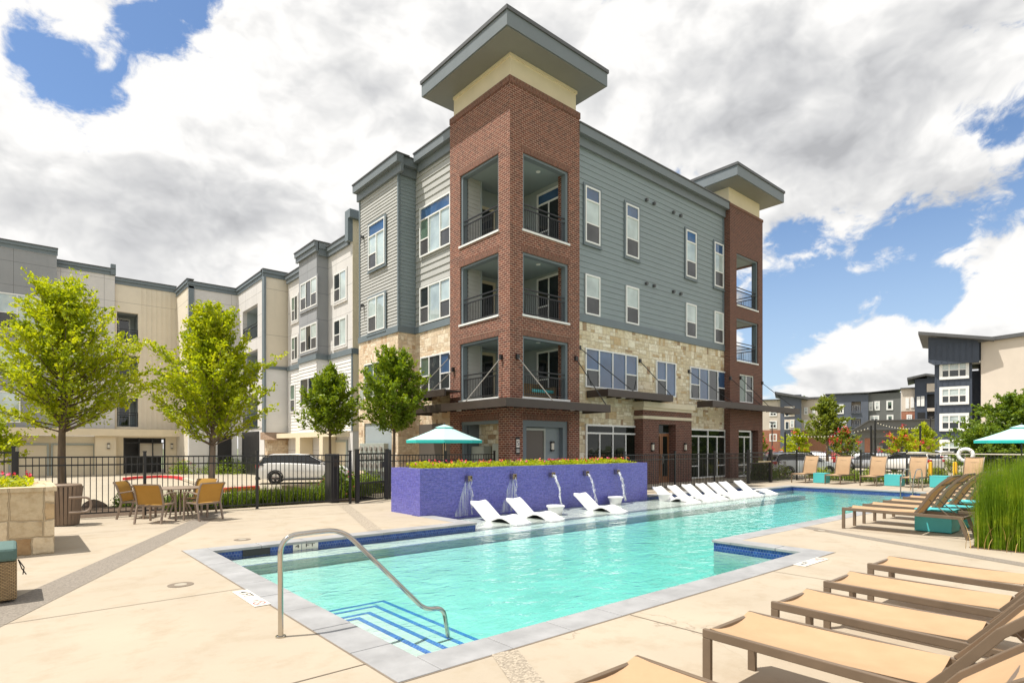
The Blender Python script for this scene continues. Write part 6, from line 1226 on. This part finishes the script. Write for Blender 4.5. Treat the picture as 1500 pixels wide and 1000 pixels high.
p = atd(497, 655, 20.5); shrub('tall leafy shrub at the front of the parked white car', p.x, p.y, -.05, .75, .95, m_lily, 1500, .16, m_fl_p, seed=33); p = atd(537, 655, 22); shrub('leafy shrub showing through the left pool gate', p.x, p.y, -.05, .8, .8, m_lf_g, 1500, .12, seed=34)
p = atd(187, 655, 17.2); shrub('small dark shrub behind the fence by the gold chairs', p.x, p.y, -.05, .4, .5, m_lf_d, 700, .09, seed=35)
def boulder(label, x, y, z, r, seed):
    rr = random.Random(seed); bm = bmesh.new(); bmesh.ops.create_icosphere(bm, subdivisions=3, radius=1)
    for v in bm.verts: k = 1+.22*math.sin(v.co.x*3+seed)*math.cos(v.co.y*4)+rr.uniform(-.05, .05); v.co = Vector((x, y, z))+Vector((v.co.x*r*1.2*k, v.co.y*r*.8*k, max(-.3, v.co.z)*r*.75*k))
    m = MB(); m.v = [tuple(v.co) for v in bm.verts]; m.f = [tuple(v.index for v in f.verts) for f in bm.faces]; m.m = [0]*len(m.f); bm.free(); tag(m.build('boulder', M('boulder_rock', (.10, .07, .05), .9, .35, 4, .8, 20), smooth='all'), label, 'rock')
import bmesh
p = atd(138, 655, 16.9); boulder('dark brown boulder outside the fence next to the litter bin', p.x, p.y, -.05, .28, 2)
def flower_bed(label, x0, x1, y0, y1, z, n, h, fl, seed):
    global rng; rng = np.random.default_rng(seed); m = MB()
    C = np.stack([rng.uniform(x0, x1, n), rng.uniform(y0, y1, n), np.zeros(n)], 1); C[:, 2] = z+h*rng.uniform(.15, 1, n)*(.65+.35*np.sin(C[:, 0]*2.3+seed)*np.sin(C[:, 0]*5.1+C[:, 1]*3)); nn = rnd_dir(n, 1.2); dd = unit(np.cross(nn, rng.normal(size=(n, 3)))); L = .075*rng.uniform(.7, 1.3, n); leaf_mesh(m, C, dd, nn, L, L*.6)
    o = m.build('flower_bed', m_lf_y, origin=False); tag(o, label, 'flowers', kind='stuff')
    for mat, share in fl:
        k = int(n*share); m = MB(); C = np.stack([rng.uniform(x0, x1, k), rng.uniform(y0, y1, k), np.zeros(k)], 1); C[:, 2] = z+h*rng.uniform(.65, 1.05, k); C = np.repeat(C, 4, 0)+rng.normal(size=(k*4, 3))*.012; leaf_mesh(m, C, rnd_dir(k*4), rnd_dir(k*4, 1), np.full(k*4, .05), np.full(k*4, .045)); m.build('blossom', mat, o)
flower_bed('strip of yellow green bedding plants with small pink and orange flowers on the fountain wall', 7.95, 16.5, 12.45, 13.6, 1.1, 9000, .24, ((m_fl_p, .007), (m_fl_r, .0035), (m_fl_o, .005)), 5)
flower_bed('pink and red bedding flowers filling the stone planter', -4.4, .25, 12.1, 13.95, 1.0, 5000, .27, ((m_fl_p, .010), (m_fl_r, .012)), 6)
# ================================================================ vehicles
m_tyre = M('tyre_rubber', (.02, .02, .02), .85, .1, 5); m_rim = M('alloy_rim', (.55, .55, .56), .25, .05, 5, metal=.9); m_cglass = glassmat('car_glass', (.010, .013, .015), 1.6); m_tl = M('tail_light', (.55, .015, .02), .2, .1, 5); m_hl = M('head_light', (.75, .75, .74), .1, .05, 5); m_blk = M('black_plastic', (.025, .025, .026), .6, .1, 6)
def paint(name, c):
    m, t, b = newmat(name); b.inputs['Base Color'].default_value = (*c, 1); b.inputs['Roughness'].default_value = .28; b.inputs['Coat Weight'].default_value = 1; b.inputs['Coat Roughness'].default_value = .03; return m
P_W, P_S, P_R, P_K, P_B = paint('white_paint', (.78, .78, .77)), paint('silver_paint', (.38, .39, .41)), paint('red_paint', (.42, .02, .03)), paint('dark_paint', (.035, .04, .05)), paint('blue_paint', (.05, .10, .25))
def car(label, loc, rz, mat, kind='suv', group='cars parked beyond the fences'):
    """local: x forward, origin under the middle"""
    o = thing('parked_car', loc, label, 'car', group, rz); suv = kind == 'suv'; L = 4.6; hw = .91; roof = 1.53 if suv else 1.43; belt = 1.0 if suv else .93
    xs = [-2.3, -2.24, -2.1, -1.7, -1.0, 0, .9, 1.5, 2.0, 2.2, 2.3]
    if suv: top = [.98, 1.06, 1.12, 1.15, 1.14, 1.10, 1.03, 1.0, .90, .78, .62]; cab = [(-2.16, belt+.10), (-1.92, roof-.10), (-1.5, roof-.01), (-.4, roof), (.25, roof-.04), (1.15, belt+.02)]
    else: top = [.90, .98, 1.0, .99, .97, .96, .94, .90, .80, .70, .56]; cab = [(-1.75, belt+.04), (-1.1, roof-.06), (-.7, roof), (.0, roof), (.3, roof-.04), (1.15, belt)]
    m = MB(); rings = []
    for i, x in enumerate(xs):
        e_ = abs(x)/2.3; w_ = hw*(1-.14*e_**5); t_ = top[i]; lo = .24+.10*e_**6
        rings.append([(x, -w_*.90, lo), (x, -w_, lo+.22), (x, -w_*1.0, t_*.72), (x, -w_*.95, t_*.93), (x, -w_*.80, t_), (x, 0, t_+.02), (x, w_*.80, t_), (x, w_*.95, t_*.93), (x, w_, t_*.72), (x, w_, lo+.22), (x, w_*.90, lo), (x, 0, lo)])
    n = 12; m.add([p for r_ in rings for p in r_], [(i*n+k, i*n+(k+1) % n, (i+1)*n+(k+1) % n, (i+1)*n+k) for i in range(len(xs)-1) for k in range(n)]+[tuple(range(n))[::-1], tuple(range((len(xs)-1)*n, len(xs)*n))])
    m.build('body', mat, o, local=True, smooth=True)
    m = MB(); wb, wt = hw*.90, hw*.70; rg = []
    for x, z in cab: f = (z-belt)/(roof-belt); w_ = wb+(wt-wb)*max(0, f); rg.append([(x, -w_, z), (x, -w_*.9, z+.03), (x, 0, z+.05), (x, w_*.9, z+.03), (x, w_, z)])
    m.add([p for r_ in rg for p in r_], [(i*5+k, i*5+k+1, (i+1)*5+k+1, (i+1)*5+k) for i in range(len(cab)-1) for k in range(4)])
    rf = m.build('roof', mat, o, local=True, smooth=True)
    for s in (-1, 1):
        m = MB(); P = [(x, s*(wb+.012+(wt-wb)*max(0, (z-belt)/(roof-belt))), z) for x, z in cab]; B = [(x, s*(wb+.012), belt-.03) for x, _ in cab]
        for i in range(len(cab)-1): m.quad(B[i], B[i+1], tuple(Vector(P[i+1])-Vector((0, 0, .05))), tuple(Vector(P[i])-Vector((0, 0, .05))))
        m.build('side_glass', m_cglass, rf, local=True)
    m = MB(); a, b_ = cab[-2], cab[-1]; q = lambda c, f: (c[0]+.02, (wb+(wt-wb)*max(0, (c[1]-belt)/(roof-belt)))*f*.93, c[1]+.065)
    m.quad(q(a, -1), q(a, 1), q(b_, 1), q(b_, -1)); a, b_ = cab[1], cab[0]; m.quad((a[0]-.03, -wt*.95, a[1]-.02), (a[0]-.03, wt*.95, a[1]-.02), (b_[0]-.04, wb*.9, b_[1]+.02), (b_[0]-.04, -wb*.9, b_[1]+.02)); m.build('windscreen', m_cglass, rf, local=True)
    if suv: m = MB(); m.box(-2.25, -1.85, -.55, .55, roof-.09, roof-.03); m.build('spoiler', mat, rf, local=True, bevel=.02)
    for x in (-1.36, 1.40):
        for s in (-1, 1):
            m = MB(); prof = [(.20, -.11), (.31, -.11), (.345, -.08), (.345, .08), (.31, .11), (.20, .11)]; nn = 26
            vs = [(x+r_*math.cos(2*math.pi*k/nn), s*(hw-.10)+y, .345+r_*math.sin(2*math.pi*k/nn)) for r_, y in prof for k in range(nn)]; m.add(vs, [(i*nn+k, i*nn+(k+1) % nn, (i+1)*nn+(k+1) % nn, (i+1)*nn+k) for i in range(5) for k in range(nn)]); wl_ = m.build('wheel', m_tyre, o, local=True, smooth=True)
            m = MB(); yo = s*(hw-.10)+s*.07
            for k in range(5): an = 2*math.pi*k/5+.3; m.bar((x, yo, .345), (x+.205*math.cos(an), yo, .345+.205*math.sin(an)), .03, .06)
            m.tube([(x, yo-.02*s, .345), (x, yo+.03*s, .345)], .055, 10); m.tube([(x+.215*math.cos(2*math.pi*k/20), yo, .345+.215*math.sin(2*math.pi*k/20)) for k in range(21)], .02, 6, caps=False); m.build('rim', m_rim, wl_, local=True)
            m = MB(); nn = 18; P0 = [(x+.40*math.cos(math.pi*k/nn), s*(hw+.006), .345+.40*math.sin(math.pi*k/nn)) for k in range(nn+1)]; P1 = [(x+.345*math.cos(math.pi*k/nn), s*(hw+.006), .345+.345*math.sin(math.pi*k/nn)) for k in range(nn+1)]
            for k in range(nn): m.quad(P0[k], P0[k+1], P1[k+1], P1[k])
            m.quad((x-.345, s*(hw+.005), .25), (x+.345, s*(hw+.005), .25), (x+.345, s*(hw+.005), .345), (x-.345, s*(hw+.005), .345)); m.build('wheel_arch', m_blk, o, local=True)
    for s in (-1, 1):
        m = MB(); m.box(-2.315, -2.14, s*.72-.15, s*.72+.15, .84 if suv else .74, 1.02 if suv else .9); m.build('tail_light', m_tl, o, local=True, bevel=.03); m = MB(); m.box(2.02, 2.24, s*.66-.16, s*.66+.16, .62, .74); m.build('head_light', m_hl, o, local=True, bevel=.03)
        m = MB(); m.box(.86, 1.0, s*1.0-.09, s*1.0+.09, belt-.02, belt+.12); m.build('mirror', mat, o, local=True, bevel=.03)
    m = MB(); m.box(-2.33, -2.1, -.78, .78, .24, .40); m.box(2.1, 2.31, -.7, .7, .24, .42); m.box(-1.0, 1.0, -.925, .925, .2, .30); m.build('bumper', m_blk, o, local=True, bevel=.03)
    m = MB(); m.box(-2.315, -2.29, -.26, .26, .62, .74); m.build('number_plate', m_wht, o, local=True); return o
# heading h: angle of the car's nose measured from picture-right (photo axes), anticlockwise seen from above
def place(label, px, d, head, mat, kind='suv', z=LOT): p = atd(px, 655, d); return car(label, (p.x, p.y, z), YAW+R_(head), mat, kind)
place('white hatchback parked behind the left border planting, tail towards the picture edge', 446, 31.0, 16, P_W)
place('white car with a dark roof line parked behind the leftmost fence lounger', 1172, 37.5, 8, P_W)
place('white crossover seen from behind, beside the red myrtle before the pavilion', 1326, 44, 112, P_W)
place('silver sedan seen from behind, left of the white crossover', 1279, 47, 95, P_S, 'sedan')
for px, d, hd, mt, kd, lb in ((1128, 58, 80, P_R, 'sedan', 'red car at the left of the far parking row'), (1152, 60, 85, P_W, 'suv', 'white van-like car second in the far parking row'), (1190, 60, 92, P_W, 'sedan', 'white low car behind the trunk of the olive tree'), (1216, 62, 90, P_R, 'sedan', 'red car just right of the olive tree trunk'), (1240, 61, 90, P_W, 'sedan', 'white car under the red myrtle in the far row'), (1105, 59, 85, P_K, 'sedan', 'dark car half behind the second brick tower'), (1366, 60, 90, P_W, 'suv', 'white car in front of the brick piers beside the navy building')):
    place(lb, px, d, hd, mt, kd)
# ================================================================ lamp posts, string lights, bollards, bin
def lamp_post(label, px, d, h, name='lamp_post', head=True, r=.055):
    p = atd(px, 655, d); o = thing(name, (p.x, p.y, LOT), label, 'lamp post' if head else 'post'); m = MB(); m.tube([(0, 0, 0), (0, 0, h)], r, 8); m.build('pole', m_black, o, local=True); m = MB(); m.lathe([(.12, 0), (.12, .25), (.07, .3)], 12); m.build('base', m_black, o, local=True)
    if head:
        m = MB(); m.box(-.35, .35, -.03, .03, h-.12, h-.06); m.box(-.42, -.18, -.12, .12, h-.05, h+.04); m.box(.18, .42, -.12, .12, h-.05, h+.04); m.build('lamp_head', m_black, o, local=True)
    return o, p
lamp_post('thin black lamp post with a twin head before the pavilion', 1363, 55, 4.8); lamp_post('small black lamp post at the edge of the second brick tower', 1131, 62, 4.6)
posts = [lamp_post(lb, px, 45, h, 'string_light_post', False, .07)[1]+Vector((0, 0, h)) for px, h, lb in ((1150, 3.1, 'black string light post left of the olive tree'), (1276, 3.6, 'slim black string light post left of the pavilion'), (1282, 4.0, 'tall black string light post in front of the pavilion'), (1348, 3.6, 'black string light post at the right of the red myrtle'))]
m_bulb = M('bulb_glass', (.85, .80, .65), .3, .03, 5)
def string(label, a, b_, sag, n=16):
    o = thing('string_light', ((a+b_)/2), label, 'string lights'); a, b_ = Vector((a.x, a.y, a.z+0)), Vector((b_.x, b_.y, b_.z)); P = [a.lerp(b_, k/n)-Vector((0, 0, sag*4*(k/n)*(1-k/n))) for k in range(n+1)]
    m = MB(); m.tube(P, .018, 5); m.build('cable', m_black, o); m = MB()
    for q in P[1:]: m.lathe([(.012, q.z-.10), (.038, q.z-.06), (.03, q.z-.015), (.01, q.z)], 7, q.x, q.y)
    m.build('bulbs', m_bulb, o)
fixz = lambda v: Vector((v.x, v.y, v.z-EYE+LOT))
pp = [fixz(p) for p in posts]
string('sagging string of pale bulbs between the two posts before the pavilion', pp[2]-Vector((0, 0, .1)), pp[3]-Vector((0, 0, .1)), .25); string('string of pale bulbs running left from the slim post to the olive tree', pp[0]-Vector((0, 0, .1)), pp[1]-Vector((0, 0, .1)), .45, 26)
m_yel = M('bollard_yellow', (.75, .42, .015), .5, .06, 5)
for px, lb in ((1363, 'yellow bollard behind the fourth fence lounger'), (1399, 'yellow bollard left of the life ring')):
    p = atd(px, 655, 34.5); o = thing('bollard', (p.x, p.y, LOT), lb, 'bollard', 'yellow bollards'); m = MB(); m.lathe([(.11, 0), (.11, .95), (.085, 1.02), (.03, 1.05)], 18); m.build('bollard_sleeve', m_yel, o, local=True, smooth=True); m = MB(); m.lathe([(.16, 0), (.16, .05)], 18); m.build('base', m_kerb, o, local=True)
p = atd(1335, 655, 38); o = thing('waste_bin', (p.x, p.y, LOT), 'small dark green waste bin behind the fourth fence lounger', 'bin'); m = MB(); m.lathe([(.22, 0), (.28, .75)], 18); m.build('bin_body', M('bin_green', (.02, .06, .04), .5, .1, 5), o, local=True); m = MB(); m.lathe([(.3, .75), (.3, .8), (.1, .88)], 18); m.build('lid', m_black, o, local=True)
# balcony furniture
m_tq = bpy.data.materials['turquoise_panel']; m_wk = bpy.data.materials['wicker']
so = thing('balcony_sofa', (16.5, 17.5, 3.56), 'small wicker sofa with turquoise cushions on the lowest corner balcony', 'sofa'); m = MB(); m.box(15.7, 17.2, 17.15, 17.9, 3.58, 3.92); m.box(15.7, 15.82, 17.15, 17.9, 3.92, 4.2); m.box(17.08, 17.2, 17.15, 17.9, 3.92, 4.2); m.box(15.82, 17.08, 17.78, 17.9, 3.92, 4.35); m.build('wicker_body', m_wk, so); m = MB(); m.box(15.84, 16.44, 17.16, 17.76, 3.93, 4.06); m.box(16.46, 17.06, 17.16, 17.76, 3.93, 4.06); m.build('cushion', m_tq, so, bevel=.02)
fp = thing('flower_pot', (14.6, 17.5, 9.9), 'terracotta pot with red flowers on the top corner balcony', 'pot'); m = MB(); m.lathe([(.09, 9.9), (.14, 10.15)], 16, 14.6, 17.4); m.build('pot', M('terracotta', (.45, .14, .06), .8, .1, 5), fp); rng = np.random.default_rng(4); m = MB(); C = np.array([14.6, 17.4, 10.27])+rng.normal(size=(90, 3))*.09; leaf_mesh(m, C, rnd_dir(90), rnd_dir(90), np.full(90, .08), np.full(90, .05)); m.build('plant', m_lf_g, fp)
for k, (x, y, z, rz, lb) in enumerate(((30.95, 17.3, 9.62, .3, 'dark metal chair on the upper balcony of the second tower'), (31.6, 17.5, 6.53, -.4, 'dark metal chair on the lower balcony of the second tower'), (16.4, 17.6, 9.9, .6, 'dark metal chair on the top corner balcony'), (16.0, 17.7, 6.68, .2, 'dark metal chair on the middle corner balcony'))):
    o = thing('balcony_chair', (x, y, z+.02), lb, 'chair', 'balcony chairs', rz); m = MB(); m.box(-.24, .24, -.24, .24, .43, .46); m.build('seat', m_black, o, local=True)
    for sx in (-1, 1):
        for sy in (-1, 1): m = MB(); m.tube([(sx*.22, sy*.22, 0), (sx*.21, sy*.21, .43)], .014, 6); m.build('leg', m_black, o, local=True)
    m = MB(); m.tube([(-.22, .22, .43), (-.22, .3, .9), (.22, .3, .9), (.22, .22, .43)], .016, 6)
    for q in (-.12, 0, .12): m.tube([(q, .23, .46), (q, .3, .9)], .008, 5)
    m.build('backrest', m_black, o, local=True)
